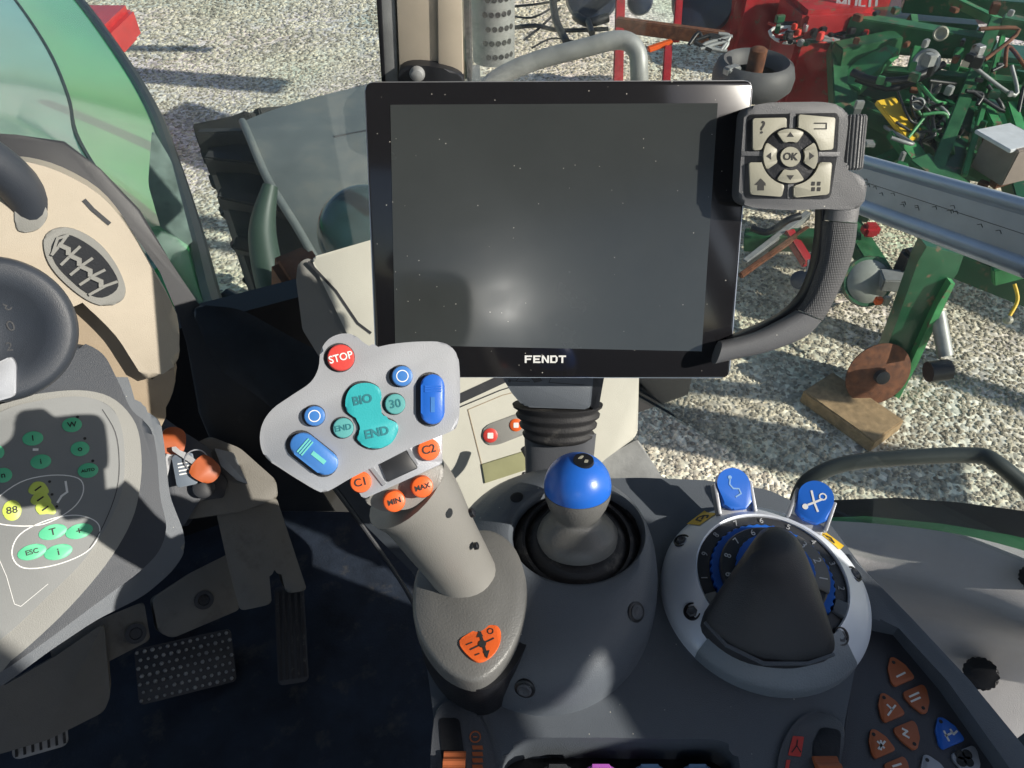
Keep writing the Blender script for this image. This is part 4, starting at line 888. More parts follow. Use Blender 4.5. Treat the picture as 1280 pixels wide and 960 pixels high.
def patch(rows, name, mt, par, thick=.02, sub=4, F=None):
    R = [smooth([Vector(at(*p)) for p in r], sub, False) for r in rows]
    C = list(zip(*R)); Cs = [smooth(list(c), sub, False) for c in C]; nr = len(Cs[0]); nc = len(Cs)
    top_ = [Cs[j][i] for i in range(nr) for j in range(nc)]; k = MB()
    b = bmesh.new(); vv = [b.verts.new(p) for p in top_]
    for i in range(nr - 1):
        for j in range(nc - 1): b.faces.new((vv[i * nc + j], vv[i * nc + j + 1], vv[(i + 1) * nc + j + 1], vv[(i + 1) * nc + j]))
    bmesh.ops.recalc_face_normals(b, faces=b.faces[:]); b.normal_update()
    f0 = b.faces[:][0]
    sgn = -1 if f0.normal.dot(CAM - f0.calc_center_median()) > 0 else 1
    low = [b.verts.new(v.co + v.normal * thick * sgn) for v in vv]
    for i in range(nr - 1):
        for j in range(nc - 1): b.faces.new((low[i * nc + j], low[(i + 1) * nc + j], low[(i + 1) * nc + j + 1], low[i * nc + j + 1]))
    ed = [j for j in range(nc)] + [i * nc + nc - 1 for i in range(1, nr)] + [(nr - 1) * nc + j for j in range(nc - 2, -1, -1)] + [i * nc for i in range(nr - 2, 0, -1)]
    for a, c in zip(ed, ed[1:] + ed[:1]): b.faces.new((vv[a], vv[c], low[c], low[a]))
    k.bm(b); return wpart(k, name, mt, par, 60)
patch(rows, 'trim_panel', beige3, t)
for px, py, d, r_ in ((1226, 842, .90, 20), (1292, 722, .79, 16)):
    KN = facing(px, py, d); k = MB(); rr = r_ * d / FPX
    P = [Vector((rr * (1 if i % 4 < 2 else .86) * math.cos(2 * PI * i / 36), rr * (1 if i % 4 < 2 else .86) * math.sin(2 * PI * i / 36))) for i in range(36)]
    k.prism(P, -.06, 0, 0, .003); npart(k, 'knob', black, t, KN)
GS = facing(1180, 660, 1.0)
t = thing('cab_side_frame', 'green painted cab frame strip with a black seal along the lower side window', 'cab frame', GS)
k = MB(); k.prism(GS.pts([(1010, 648), (1080, 645), (1180, 655), (1260, 668), (1400, 700), (1400, 760), (1280, 712), (1180, 690), (1080, 674), (1010, 670)]), -.03, 0, 0, .002); k.build('green_strip', mat('frame_green', (.05, .20, .09), .35, 0, .1, coat=.5), t)
k = MB(); k.prism(GS.pts([(1000, 634), (1040, 625), (1120, 622), (1200, 628), (1290, 640), (1420, 660), (1420, 712), (1290, 690), (1200, 668), (1100, 655), (1000, 652)], -.004), -.05, -.004, 0, .002); k.build('seal', black, t)
# window panes
WQ = Vector((.69, .724, 0)); WT = Vector((.724, -.69, 0))
def pane(p, q, z0, z1, name, lb, mt, thick=.005):
    p = Vector(p); q = Vector(q); FR = Frame(CAM + p, q - p, (0, 0, 1)); L_ = (q - p).length
    th_ = thing(name, lb, 'window pane', FR); k = MB(); k.prism([(0, z0), (L_, z0), (L_, z1), (0, z1)], 0, thick); k.build('glass', mt, th_)
pane(Vector((-.06, .99, 0)) , Vector((.62, .40, 0)), -.80, .42, 'side_window', 'clear side window right of the cream pillar', glass)
pane(Vector((-1.35, .92, 0)), Vector((-.17, 1.10, 0)), -.95, .42, 'windscreen', 'slightly hazy windscreen left of the cream pillar', glass_front)
# outside hand rails
def rail(px, r_, name, lb, mt, sm=6):
    P = [at(*p) for p in px]; FR = level(P[0]); th_ = thing(name, lb, 'handrail', FR); k = MB(); k.tube(P, r_, 20, sm=sm); wpart(k, 'tube', mt, th_, 80); return th_
rail([(590, 150, 1.30), (602, 118, 1.29), (625, 96, 1.28), (670, 76, 1.27), (730, 60, 1.26), (775, 50, 1.25), (795, 62, 1.25), (799, 90, 1.26), (799, 140, 1.3)], .0155, 'handrail', 'curved grey painted handrail outside above the terminal', dullsteel)
rail([(990, 650, 1.2), (1002, 612, 1.2), (1020, 594, 1.19), (1060, 579, 1.18), (1130, 572, 1.16), (1215, 569, 1.14), (1245, 578, 1.12), (1290, 618, 1.1), (1350, 690, 1.05)], .0125, 'handrail', 'dark handrail outside the lower side window right of the dial', mat('dark_rail', (.05, .06, .06), .4, .2))
# sliding rail
a_, b_ = at(1050, 221, .917), at(1420, 342, .577); RF = Frame(a_, b_ - a_, ray(1200, 260).cross(b_ - a_))
if RF.N.dot(ray(1200, 260)) > 0: RF = Frame(a_, b_ - a_, -(ray(1200, 260).cross(b_ - a_)))
t = thing('side_rail', 'wide silver grey rail crossing outside the window right of the keypad', 'rail', RF)
L_ = (b_ - a_).length; L0 = -.0
k = MB(); k.prism([(L0, -.022), (L_, -.022), (L_, .022), (L0, .022)], -.012, 0, 0, .001); k.build('flat_bar', mat('rail_silver', (.52, .54, .60), .45, .2, .15, .2, 300), t)
for y_, r_ in ((.024, .008), (-.024, .0095)):
    k = MB(); k.tube([(L0, y_, -.004), (L_, y_, -.004)], r_, 18, sm=1); k.build('edge_tube', mat('rail_tube', (.45, .52, .66), .3, .4, .1), t)
k = MB()
for i in range(26): 
    x_ = L0 + L_ * random.random() * .8; y_ = .004 * math.sin(x_ * 40) + random.uniform(-.004, .003); k.line([(x_, y_), (x_ + .004, y_ + .0015), (x_ + .007, y_ - .001)], .0006, 0, .0004)
k.line([(L0, .003), (L_, .002)], .0006, 0, .0003); k.build('wear_mark', darkp, t)

# ================================================================= CAB SHELL (behind and above the viewpoint)
RZ = Frame(CAM, TR, TF)
t = thing('cab_roof', 'light grey cab roof lining overhead', 'roof', RZ)
k = MB(); k.prism([(-1.35, -1.0), (.66, -1.0), (.66, .25), (.32, .86), (-.25, 1.02), (-1.35, .95)], .46, .54); k.build('lining', roofm, t)
def wallpoly(P, Q, prof, name, lb, mt, cat='cab wall', thick=.04):
    FR = Frame(P, Q - P, (0, 0, 1)); th_ = thing(name, lb, cat, FR); k = MB(); k.prism(prof, -thick, 0); k.build('panel', mt, th_); return th_
# right hand wall runs backwards beside the armrest (x = metres back along the cab)
P0 = CAM + TR * .66; 
HB = Frame(P0, -TF, (0, 0, 1)); t = thing('shade_bar', 'unseen dark bar added across the right window to shade the stick cowl', 'shade bar', HB)
k = MB(); k.prism([(.36, .03), (.40, .045), (.43, .055), (.47, .066), (.52, .07), (.60, .07), (.62, .0), (.65, .0), (.64, .095), (.47, .09), (.43, .078), (.40, .070), (.36, .056)], -.035, -.005, 0, .003); k.build('bar', darkp, t)  # unseen bar, added and shaped to throw shade on the stick cowl
wallpoly(P0, P0 - TF, [(-.04, -1.3), (-.04, -.53), (.0, -.47), (.08, -.36), (.14, -.30), (.20, -.27), (.245, -.22), (.258, -.18), (.270, -.12), (.278, -.03), (.297, .005), (.325, .040), (.36, .056), (.40, .058), (.418, .03), (.432, -.003), (.47, -.005), (.62, -.005), (.62, .5), (.74, .5), (.74, -.05), (1.2, -.2), (1.2, -1.3)], 'right_cab_wall', 'right cab side panel with its top edge shaped to shade the console', greyp)  # hump in the unseen wall's top edge is shaped to shade dial and cowl
P1 = CAM - TF * 1.0 + TR * .66
wallpoly(P1, P1 - TR, [(0, -1.3), (0, .5), (.14, .5), (.14, -.3), (1.9, -.3), (1.9, .5), (2.0, .5), (2.0, -1.3)], 'rear_cab_wall', 'rear cab panel with a wide window behind the seat', greyp)
P2 = CAM - TF * 1.0 - TR * 1.35
wallpoly(P2, P2 + TF, [(0, -1.3), (0, .5), (.1, .5), (.1, -.5), (1.9, -.7), (1.9, -1.3)], 'left_cab_wall', 'left cab door panel', greyp)

rp0 = MO.W(v3(MO.hit(632, 378), .0005)); vd = (rp0 - CAM).normalized(); rd = vd - MO.N * 2 * vd.dot(MO.N); LP = rp0 + rd * 1.45
RL = Frame(LP, rd.cross(Vector((0, 0, 1))), (0, 0, 1)); t = thing('added_glint_lamp', 'lit round lamp added behind the cab to make the glint in the screen', 'lamp', RL)  # lamp added out of view to make the glint on the screen
k = MB(); k.lathe([(.02, -.05), (.045, -.03), (.048, 0), (.040, .002)], seg=32, cap0=True, cap1=False, axis=(0, 0, 1)); npart(k, 'lamp_body', darkp, t, Frame(LP, RL.U, RL.V) if RL.N.dot(CAM - LP) > 0 else Frame(LP, -RL.U, RL.V))
em = bpy.data.materials.new('lamp_glow'); em.use_nodes = True; eb = em.node_tree.nodes['Principled BSDF']; eb.inputs['Emission Color'].default_value = (1, .97, .9, 1); eb.inputs['Emission Strength'].default_value = 60
k = MB(); k.lathe([(.030, -.004), (.030, .003)], seg=32, cap0=True); npart(k, 'lens', em, t, Frame(LP, RL.U, RL.V) if RL.N.dot(CAM - LP) > 0 else Frame(LP, -RL.U, RL.V))
# ================================================================= OUTSIDE: own bonnet, wheel
t = thing('tractor_bonnet', 'glossy green tractor bonnet seen through the windscreen at the left', 'bonnet', level(at(150, 200, 1.9)))
sil = [(290, 430, 1.25), (262, 385, 1.35), (238, 290, 1.7), (212, 205, 2.1), (188, 140, 2.6), (150, 75, 3.1), (95, 0, 3.7), (40, -60, 4.3)]
inn = [(200, 330, 1.25), (180, 290, 1.35), (130, 225, 1.65), (95, 165, 2.0), (85, 118, 2.45), (60, 60, 2.9), (20, 0, 3.4), (-30, -60, 4.0)]
lef = [(60, 240, 1.22), (40, 215, 1.3), (0, 165, 1.6), (-40, 130, 1.9), (-60, 90, 2.3), (-90, 40, 2.7), (-130, -10, 3.2), (-180, -60, 3.8)]
far = [(-160, 200, 1.25), (-190, 180, 1.3), (-230, 150, 1.6), (-260, 120, 1.9), (-280, 90, 2.3), (-300, 40, 2.7), (-320, -10, 3.2), (-360, -60, 3.8)]
mid = [((a[0] * .4 + b[0] * .6), (a[1] * .4 + b[1] * .6), (a[2] + b[2]) / 2 - .015) for a, b in zip(sil, inn)]
patch([sil, mid, inn], 'bonnet_side', green, t, .03, 4)
patch([inn, lef, far], 'bonnet_top', sky_green, t, .03, 4)
bw = lambda P: [at(x_, y_, d_) for x_, y_, d_ in P]
k = MB(); k.tube(bw([(s_[0] + 5, s_[1], s_[2]) for s_ in sil]), .020, 8); wpart(k, 'edge_seal', black, t)
k = MB(); k.tube([at(x_, y_, d_ - .02) for x_, y_, d_ in inn], .004, 6); wpart(k, 'panel_gap', black, t)
GW = facing(185, 250, 1.55, roll=24)
m3 = MB(); m3.prism(rnd(GW.pts([(190, 160), (214, 200), (240, 300), (258, 370), (240, 360), (205, 300), (185, 230)]), .015), -.01, .0, 0, .003); npart(m3, 'side_grille', mat('grille_grey', (.16, .21, .19), .35, .2, .4, .5, 60, nscale=22), t, GW)
k = MB(); k.prism(rrect(-.5, -.16, .5, .16, .05), 0, .02, 0, .006)
RB = level(at(40, 8, 4.4)); t = thing('red_reflection', 'red block standing for a red reflection by the bonnet at the upper left corner', 'reflection', RB)
k = MB(); k.box((-1.0, .4, -.3), 2.6, .5, .22, bev=.04); k.box((-1.0, .5, -.7), 1.8, .4, .5, bev=.04); k.build('body', mat('bright_red', (.55, .03, .03), .35, 0, .2, coat=.4), t)  # solid red block put in for the red reflection at the bonnet
# front wheel with mudguard
WH = Vector((-.96, 2.72, -2.03)); wa = TR
FRW = Frame(CAM + Vector((WH.x, WH.y, -2.75)), TR, TF)
t = thing('front_wheel', 'large lugged front tyre under the grey mudguard', 'wheel', FRW)
Rw = .70; k = MB(); k.lathe([(.36, -.2), (.52, -.23), (.64, -.22), (.66, -.12), (.665, 0), (.66, .12), (.64, .22), (.52, .23), (.36, .2)], (0, 0, .73), 64, axis=(1, 0, 0), cap0=True); k.build('tyre', tyrem, t, 30)
k = MB()
for i in range(22):
    for sd in (-1, 1):
        a = 2 * PI * (i + (.5 if sd > 0 else 0)) / 22; a2 = a + .20
        p = Vector((sd * .01, .675 * math.cos(a2), .73 + .675 * math.sin(a2))); q = Vector((sd * .235, .66 * math.cos(a), .73 + .66 * math.sin(a))); up = Vector((0, math.cos(a), math.sin(a)))
        k.beam(p, q, .05, .08, up=up, bev=.006)
k.build('lugs', tyrem, t)
k = MB(); k.lathe([(.36, -.12), (.30, -.10), (.12, -.02), (.1, .06), (.02, .08)], (0, 0, .73), 32, axis=(1, 0, 0)); k.build('rim', fgreen, t)
t = thing('mudguard', 'flat grey front mudguard above the lugged tyre', 'mudguard', level(at(400, 200, 2.8)))
rows = [[(303, 152, 2.75), (345, 136, 2.85), (400, 120, 2.95), (470, 104, 3.05), (600, 80, 3.2)],
        [(312, 172, 2.62), (360, 160, 2.68), (410, 152, 2.75), (475, 142, 2.8), (600, 125, 2.95)],
        [(335, 225, 2.5), (385, 215, 2.5), (430, 208, 2.52), (480, 200, 2.55), (600, 190, 2.65)],
        [(372, 285, 2.42), (410, 280, 2.4), (450, 275, 2.4), (500, 270, 2.4), (600, 260, 2.45)],
        [(398, 330, 2.4), (440, 325, 2.38), (480, 320, 2.37), (520, 320, 2.36), (600, 310, 2.4)]]
rows = [[(x_ + 2, y_ + 16, d_ + .02) if 0 else (x_, y_, d_) for x_, y_, d_ in rw] for rw in rows]
patch(rows, 'shell', fenderm, t, .06, 4)
k = MB(); k.tube([at(*rw[0]) for rw in rows], .014, 12); wpart(k, 'rolled_edge', fenderm, t, 80)
k = MB(); k.tube([at(418, 172, 2.66), at(440, 168, 2.68), at(470, 162, 2.7)], .008, 6); wpart(k, 'groove', darkp, t)
LK = facing(425, 275, 1.7); t = thing('work_lamp_housing', 'smooth dark green rounded lamp housing beside the mudguard', 'lamp', LK)
k = MB(); r_ = 62 * 1.7 / FPX; k.lathe([(r_ * math.cos(math.radians(a)) + .0004, r_ * .6 * math.sin(math.radians(a))) for a in range(-30, 91, 8)], (.06, -.03, -.05), 40, cap0=True); k.build('shell', mat('navy_green', (.02, .05, .055), .2, 0, .3, coat=.5), t, 70)
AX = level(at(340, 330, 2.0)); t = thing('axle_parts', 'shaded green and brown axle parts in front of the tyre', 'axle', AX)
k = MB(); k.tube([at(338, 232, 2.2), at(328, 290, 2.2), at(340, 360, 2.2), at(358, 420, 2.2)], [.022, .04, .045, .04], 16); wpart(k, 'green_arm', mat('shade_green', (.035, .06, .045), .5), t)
k = MB(); k.beam(at(360, 330, 2.05), at(430, 440, 2.0), .12, .16, bev=.02); wpart(k, 'bracket', rust, t)
k = MB(); k.tube([at(280, 372, 1.5), at(300, 382, 1.5), at(345, 400, 1.5), at(400, 405, 1.45)], .022, 10); wpart(k, 'hose', black, t)
# exhaust guard: perforated sheet
EX = Frame(at(612, 30, 1.5), (1, -.25, 0), (0, 0, 1))
t = thing('exhaust_guard', 'perforated grey exhaust guard beside the pillar', 'exhaust', EX)
x0, x1 = EX.hit(583, 40)[0], EX.hit(636, 40)[0]; k = MB(); rr = (x1 - x0) / 2; cxm = (x0 + x1) / 2; zb = EX.hit(610, 84)[1]
rings = []
for z_ in (zb, zb + .5): rings.append([Vector((cxm + rr * math.cos(2 * PI * i / 40), z_, -rr + rr * math.sin(2 * PI * i / 40))) for i in range(40)])
k.loft(rings); k.build('tube', dullsteel, t, 50)
k = MB()
for j in range(16):
    for i in range(5):
        a = math.radians(20 + i * 17 + (j % 2) * 8); c_ = Vector((cxm + rr * 1.001 * math.cos(a), zb + .02 + j * .028, -rr + rr * 1.001 * math.sin(a)))
        k.lathe([(.0058, -.002), (.0058, .0006)], c_, 10, axis=Vector((math.cos(a), 0, math.sin(a))))
k.build('holes', black, t)
# ================================================================= OUTSIDE: implements on the gravel
def G(px, py): return at(px, py, 1)  # unused marker
def gthing(px, py, name, lb, cat, group=None):
    return thing(name, lb, cat, level(onz(px, py, -H)), group)
def beams(par, lst, name, mt, w=.07, h=.07, bev=.006):
    for e in lst:
        p, q = at(*e[0]), at(*e[1]); k = MB(); ww = e[2] if len(e) > 2 else w; hh = e[3] if len(e) > 3 else h
        k.beam(p, q, ww, hh, bev=min(bev, ww * .2, hh * .2)); wpart(k, name, e[4] if len(e) > 4 else mt, par)
def tubes(par, lst, name, mt, r=.012):
    for e in lst:
        k = MB(); k.tube([at(*p) for p in e[0]], e[1] if len(e) > 1 else r, 10); wpart(k, name, e[2] if len(e) > 2 else mt, par, 80)
def boxat(par, px, py, d, sx, sy, sz, name, mt, yaw=0, bev=.01):
    Fb = level(at(px, py, d), yaw); k = MB(); k.box((0, 0, 0), sx, sy, sz, 0, bev); return npart(k, name, mt, par, Fb)
# supporting leg with wood block and disc
t = gthing(1090, 535, 'implement_stand', 'dark green support leg standing on a wooden block at the right', 'support leg')
D0 = 3.60
k = MB(); LG = Frame(at(1140, 430, 3.6), (1, 0, 0), (0, .05, 1))
k.prism(LG.pts([(1080, 517), (1104, 519), (1140, 450), (1172, 380), (1200, 345), (1208, 322), (1160, 310), (1150, 330), (1125, 400), (1098, 470)]), -.10, -.02, 0, .006); npart(k, 'leg_plate', dkgreen, t, LG)
k = MB(); k.prism(LG.pts([(1104, 519), (1110, 519), (1145, 452), (1178, 380), (1192, 352), (1186, 350), (1170, 378), (1138, 448)]), -.10, .02, 0, .004); npart(k, 'leg_flange', fgreen, t, LG)
k = MB(); k.prism(LG.pts([(1138, 470), (1141, 470), (1196, 352), (1192, 350)]), -.06, -.05, 0); npart(k, 'leg_rib', fgreen, t, LG)
tubes(t, [([(1172, 390, 3.5), (1182, 445, 3.5)], .035, dullsteel), ([(1160, 465, 3.45), (1186, 462, 3.45)], .05, black)], 'strut', steel)
t = gthing(1060, 510, 'wood_block', 'pale wooden board under the green support leg', 'wood block')
WB = level(onz(1050, 520, -H)); a_, b_ = onz(1010, 490, -H), onz(1105, 552, -H); dr = (b_ - a_); dr.z = 0
k = MB(); k.beam(a_ + Vector((.03, .0, .04)), b_ + Vector((0, 0, .04)), .24, .08, bev=.006); wpart(k, 'board', wood, t)
t = gthing(1095, 470, 'coulter_disc', 'round rusty steel disc behind the green support leg', 'disc')
DF = facing(1098, 468, 3.66); DF = Frame(DF.O, (1, .1, 0), (0, .35, 1)); k = MB(); k.lathe([(.165, -.006), (.165, .0), (.10, .012), (.03, .02)], seg=48, cap0=True); npart(k, 'blade', rust, t, DF)
k = MB(); k.lathe([(.035, -.02), (.035, .045), (.02, .05)], seg=20, cap0=True); npart(k, 'hub', darkp, t, DF)
# big green implement
t = gthing(1180, 380, 'green_implement', 'large green farm implement frame with hoses and a yellow plate outside the window', 'farm implement')
beams(t, [
 ((1060, 30, 4.6), (1240, 60, 4.4), .12, .12), ((1245, 25, 4.3), (1165, 225, 4.0), .07, .05, impgreen), ((1060, 130, 4.5), (1250, 220, 4.1), .10, .10),
 ((1100, 95, 4.5), (1270, 110, 4.2), .10, .10), ((1050, 60, 4.6), (1060, 240, 4.2), .14, .10), ((1140, 210, 4.1), (1300, 330, 3.7), .16, .16),
 ((1165, 80, 4.5), (1215, 90, 4.4), .03, .03, fgreen), ((1250, 30, 4.3), (1400, 60, 4.1), .10, .10), ((1240, 110, 4.3), (1400, 150, 4.0), .08, .08), ((1190, 320, 3.75), (1420, 410, 3.5), .16, .14, dkgreen),
 ((930, 300, 4.3), (1075, 300, 4.1), .10, .10, impgreen), ((1040, 250, 4.3), (1110, 360, 3.9), .12, .08, impgreen), ((1130, 130, 4.45), (1150, 60, 4.5), .08, .05, fgreen), ((1095, 60, 4.55), (1110, 110, 4.5), .10, .06, fgreen),
 ((1060, 110, 4.45), (1110, 60, 4.45), .16, .06, fgreen), ((1190, 0, 4.6), (1248, 28, 4.35), .05, .05, fgreen), ((1255, 40, 4.3), (1205, 220, 4.0), .03, .03, fgreen)], 'frame_beam', impgreen)
beams(t, [((1105, 125, 4.25), (1145, 175, 4.15), .14, .03, yellow)], 'yellow_plate', yellow)
beams(t, [((1120, 165, 4.2), (1150, 205, 4.1), .12, .05, fgreen), ((1230, 130, 4.2), (1245, 160, 4.1), .06, .05, fgreen), ((1262, 130, 4.15), (1275, 170, 4.05), .06, .05, fgreen), ((1130, 205, 4.0), (1122, 215, 4.0), .06, .05, fgreen), ((1240, 345, 3.6), (1280, 335, 3.55), .05, .10, fgreen)], 'bracket', fgreen)
boxat(t, 1140, 40, 4.95, .75, .3, .22, 'body_panel', dkgreen, -12, .03); boxat(t, 1255, 110, 4.75, .55, .3, .45, 'body_panel', dkgreen, -20, .03); boxat(t, 1105, 185, 4.6, .40, .2, .42, 'body_panel', dkgreen, -25, .03); boxat(t, 1200, 180, 4.65, .5, .25, .35, 'body_panel', dkgreen, -25, .03); boxat(t, 1060, 250, 4.5, .35, .2, .16, 'body_panel', dkgreen, -25, .03)
beams(t, [((1045, 70, 4.5), (1120, 55, 4.5), .13, .13, impgreen), ((1215, 95, 4.4), (1185, 225, 4.1), .10, .06, dkgreen), ((1060, 205, 4.25), (1175, 250, 4.05), .12, .10, dkgreen), ((1130, 0, 4.8), (1300, 15, 4.6), .12, .12, dkgreen), ((1265, 200, 4.2), (1300, 330, 3.9), .14, .10, dkgreen)], 'frame_beam', impgreen)
random.seed(11)
hoses = []
for i in range(22):
    x_, y_ = random.uniform(1135, 1190), random.uniform(115, 185); P = [(x_ + random.uniform(-30, 30), y_ + random.uniform(-28, 28), 4.15 + random.uniform(-.08, .08)) for _ in range(4)]; hoses.append((P, random.uniform(.007, .013), random.choice([black, black, dullsteel, fgreen])))
for i in range(9):
    x_, y_ = random.uniform(1220, 1280), random.uniform(60, 180); P = [(x_ + random.uniform(-30, 30), y_ + random.uniform(-28, 28), 4.1) for _ in range(3)]; hoses.append((P, .011, random.choice([black, rust, dullsteel])))
tubes(t, hoses, 'hose', black)
tubes(t, [([(1065, 90, 4.3), (1090, 100, 4.25), (1130, 100, 4.2), (1165, 88, 4.2)], .022), ([(1070, 98, 4.35), (1120, 110, 4.3), (1180, 80, 4.3)], .02)], 'hose', black)
for px, py, d, r_, mt in ((1158, 78, 4.2, 16, dullsteel), (1176, 42, 4.2, 9, cream), (1148, 130, 4.1, 8, dullsteel)):
    Fx = facing(px, py, d); k = MB(); q = r_ * d / FPX; k.lathe([(q, -.10), (q, 0), (q * .8, .01), (q * .5, .0), (q * .45, -.01)], seg=24, cap0=True); npart(k, 'pulley', mt, t, Fx)
beams(t, [((1050, 95, 4.7), (1290, 175, 4.5), .5, .05, dkgreen), ((1080, 215, 4.3), (1130, 190, 4.3), .10, .05, fgreen), ((1170, 120, 4.4), (1250, 140, 4.3), .22, .04, dkgreen), ((1140, 20, 4.6), (1150, 110, 4.5), .05, .05, impgreen), ((1200, 60, 4.4), (1180, 130, 4.4), .05, .03, fgreen), ((1060, 165, 4.4), (1090, 240, 4.2), .08, .05, dkgreen), ((1240, 230, 4.0), (1285, 215, 4.0), .05, .05, rust), ((1150, 240, 4.0), (1240, 290, 3.9), .04, .04, rust)], 'plate', dkgreen)
for i in range(64):   # bolts, valves and fittings
    px, py = random.uniform(1050, 1285), random.uniform(8, 235); boxat(t, px, py, 4.15 + random.uniform(-.1, .1), random.uniform(.02, .06), random.uniform(.02, .06), random.uniform(.02, .07), 'fitting', random.choice([black, fgreen, steel, rust, dkgreen, dullsteel]), random.uniform(0, 90), .004)
t = gthing(1250, 300, 'metal_box', 'white and brown sheet metal box on the green implement', 'metal box')
boxat(t, 1262, 195, 3.95, .22, .22, .20, 'box_body', mat('grey_brown', (.22, .18, .16), .5), 20, .006)
boxat(t, 1262, 172, 3.90, .24, .24, .02, 'lid', mat('white_sheet', (.62, .64, .68), .4), 20, .004)
t = gthing(1240, 420, 'chain', 'yellowish hook hanging at the right edge', 'hook')
tubes(t, [([(1268, 355, 3.5), (1272, 375, 3.5), (1262, 395, 3.5)], .008)], 'link', yellow); Fx = facing(1260, 400, 3.5); k = MB(); k.lathe([(.022, -.02), (.022, 0), (.01, .01)], seg=16); npart(k, 'eye', cream, t, Fx)
# things on the gravel
t = gthing(1085, 380, 'round_hopper_lid', 'dusty clear round cover on the ground left of the support leg', 'cover')
Fx = facing(1086, 352, 3.75); Fx = Frame(Fx.O, (1, 0, 0), (0, .6, .8)); k = MB(); k.lathe([(.10, -.03), (.11, 0), (.09, .02), (.05, .035), (.01, .04)], seg=32, cap0=True); npart(k, 'dome', mat('dusty_plastic', (.28, .30, .28), .25), t, Fx)
k = MB(); k.lathe([(.125, -.04), (.13, -.02), (.125, 0), (.10, .0)], seg=32, cap0=True); npart(k, 'rim', dkgreen, t, Fx)
t = gthing(1120, 400, 'wheel_hub_unit', 'black and grey bearing unit beside the green support leg', 'bearing')
boxat(t, 1136, 330, 3.7, .10, .10, .16, 'block', black, 10, .02); beams(t, [((1148, 385, 3.65), (1160, 300, 3.65), .07, .02, dullsteel), ((1100, 350, 3.7), (1150, 352, 3.68), .10, .07, dullsteel)], 'arm', dullsteel)
boxat(t, 1098, 376, 3.6, .035, .03, .04, 'red_cap', orange, 0, .006); boxat(t, 1108, 376, 3.6, .03, .03, .05, 'white_cap', cream, 0, .006)
t = gthing(960, 330, 'drawbar', 'dark green drawbar lying behind the keypad grip', 'drawbar')
beams(t, [((930, 330, 4.1), (1010, 268, 4.3), .04, .05, dullsteel), ((925, 345, 4.0), (1010, 285, 4.2), .03, .03, rust), ((950, 300, 4.3), (1050, 300, 4.2), .10, .06, impgreen), ((985, 290, 4.2), (1010, 330, 4.1), .06, .05, redp)], 'bar', impgreen)
tubes(t, [([(940, 285, 4.2), (960, 290, 4.15), (985, 275, 4.1), (1000, 270, 4.1)], .02, black), ([(1005, 345, 3.95), (1012, 340, 3.95), (1014, 325, 3.95)], .02, steel)], 'pipe', black)
Fx = facing(1000, 350, 3.95); k = MB(); k.lathe([(.05, -.05), (.05, 0), (.02, .02)], seg=20, cap0=True); npart(k, 'coupling', bluedrum, t, Fx)
boxat(t, 1088, 287, 4.0, .09, .08, .07, 'red_lamp', redp, 0, .02)
# red seed hopper
t = gthing(1000, 200, 'red_hopper', 'dark red implement hopper with a bright red sticker behind the green frame', 'hopper')
boxat(t, 1000, -10, 5.1, 1.1, .55, .66, 'tank', redp, 8, .05); boxat(t, 1015, 75, 4.9, .48, .40, .75, 'chute', redp, 8, .03)
ST = facing(1072, 8, 4.55); 
k = MB(); k.prism(rnd(ST.pts([(1048, -25), (1095, -28), (1088, 24), (1050, 20)]), .01), -.01, 0, 0, .002); k.text('MULTI', ST.hit(1071, 4), .085, .0006, 1, math.radians(6), bold=.003); npart(k, 'sticker', [mat('sticker_red', (.75, .03, .03), .4), white], t, ST)
tubes(t, [([(960 + random.uniform(0, 130), 20 + random.uniform(0, 35), 4.6) for _ in range(4)], random.uniform(.006, .014), random.choice([black, black, redm, dullsteel, white])) for i in range(26)], 'hose', black)
for i in range(22): boxat(t, random.uniform(965, 1095), random.uniform(22, 55), 4.55, random.uniform(.02, .06), .03, random.uniform(.02, .05), 'coupler', random.choice([black, redm, steel, black, dkgreen]), random.uniform(0, 90), .004)
# tyre lying in front
t = gthing(945, 160, 'jockey_wheel', 'small grey rubber tyre lying on its side behind the keypad', 'tyre')
Fx = level(at(942, 92, 4.4)); k = MB(); k.lathe([(.15, -.10), (.20, -.10), (.235, -.06), (.24, 0), (.22, .06), (.19, .08), (.16, .06), (.14, 0)], seg=48, cap0=True); npart(k, 'tyre', mat('grey_tyre', (.08, .08, .085), .6), t, Fx)
k = MB(); k.lathe([(.14, 0), (.05, .0), (.05, .14), (.035, .15)], seg=24); npart(k, 'hub', rust, t, Fx); boxat(t, 915, 88, 4.3, .10, .06, .05, 'weight', dullsteel, 30, .01)
# thin red frame with a drum
t = gthing(800, 130, 'red_implement', 'thin red steel frame carrying a dark blue drum behind the handrail', 'frame')
beams(t, [((776, -20, 4.9), (772, 110, 4.5), .06, .06), ((850, -20, 5.0), (845, 50, 4.8), .05, .05), ((835, 60, 4.6), (832, 110, 4.45), .05, .05), ((770, 30, 4.7), (905, 48, 4.6), .06, .08, rust), ((810, 62, 4.6), (840, 52, 4.6), .04, .03, orange)], 'post', redp)
for px, py, r_ in ((740, -8, 34), (880, 0, 40), (800, 2, 16)):
    Fx = facing(px, py, 5.0); k = MB(); q = r_ * 5.0 / FPX; k.lathe([(q * .9, -.3), (q, -.25), (q, 0), (q * .9, .05), (q * .4, .07)], seg=32, cap0=True); npart(k, 'drum', bluedrum, t, Fx)
tubes(t, [([(860 + random.uniform(0, 60), 40 + random.uniform(0, 25), 4.5) for _ in range(3)], .012, random.choice([black, dullsteel])) for i in range(8)], 'hose', black)
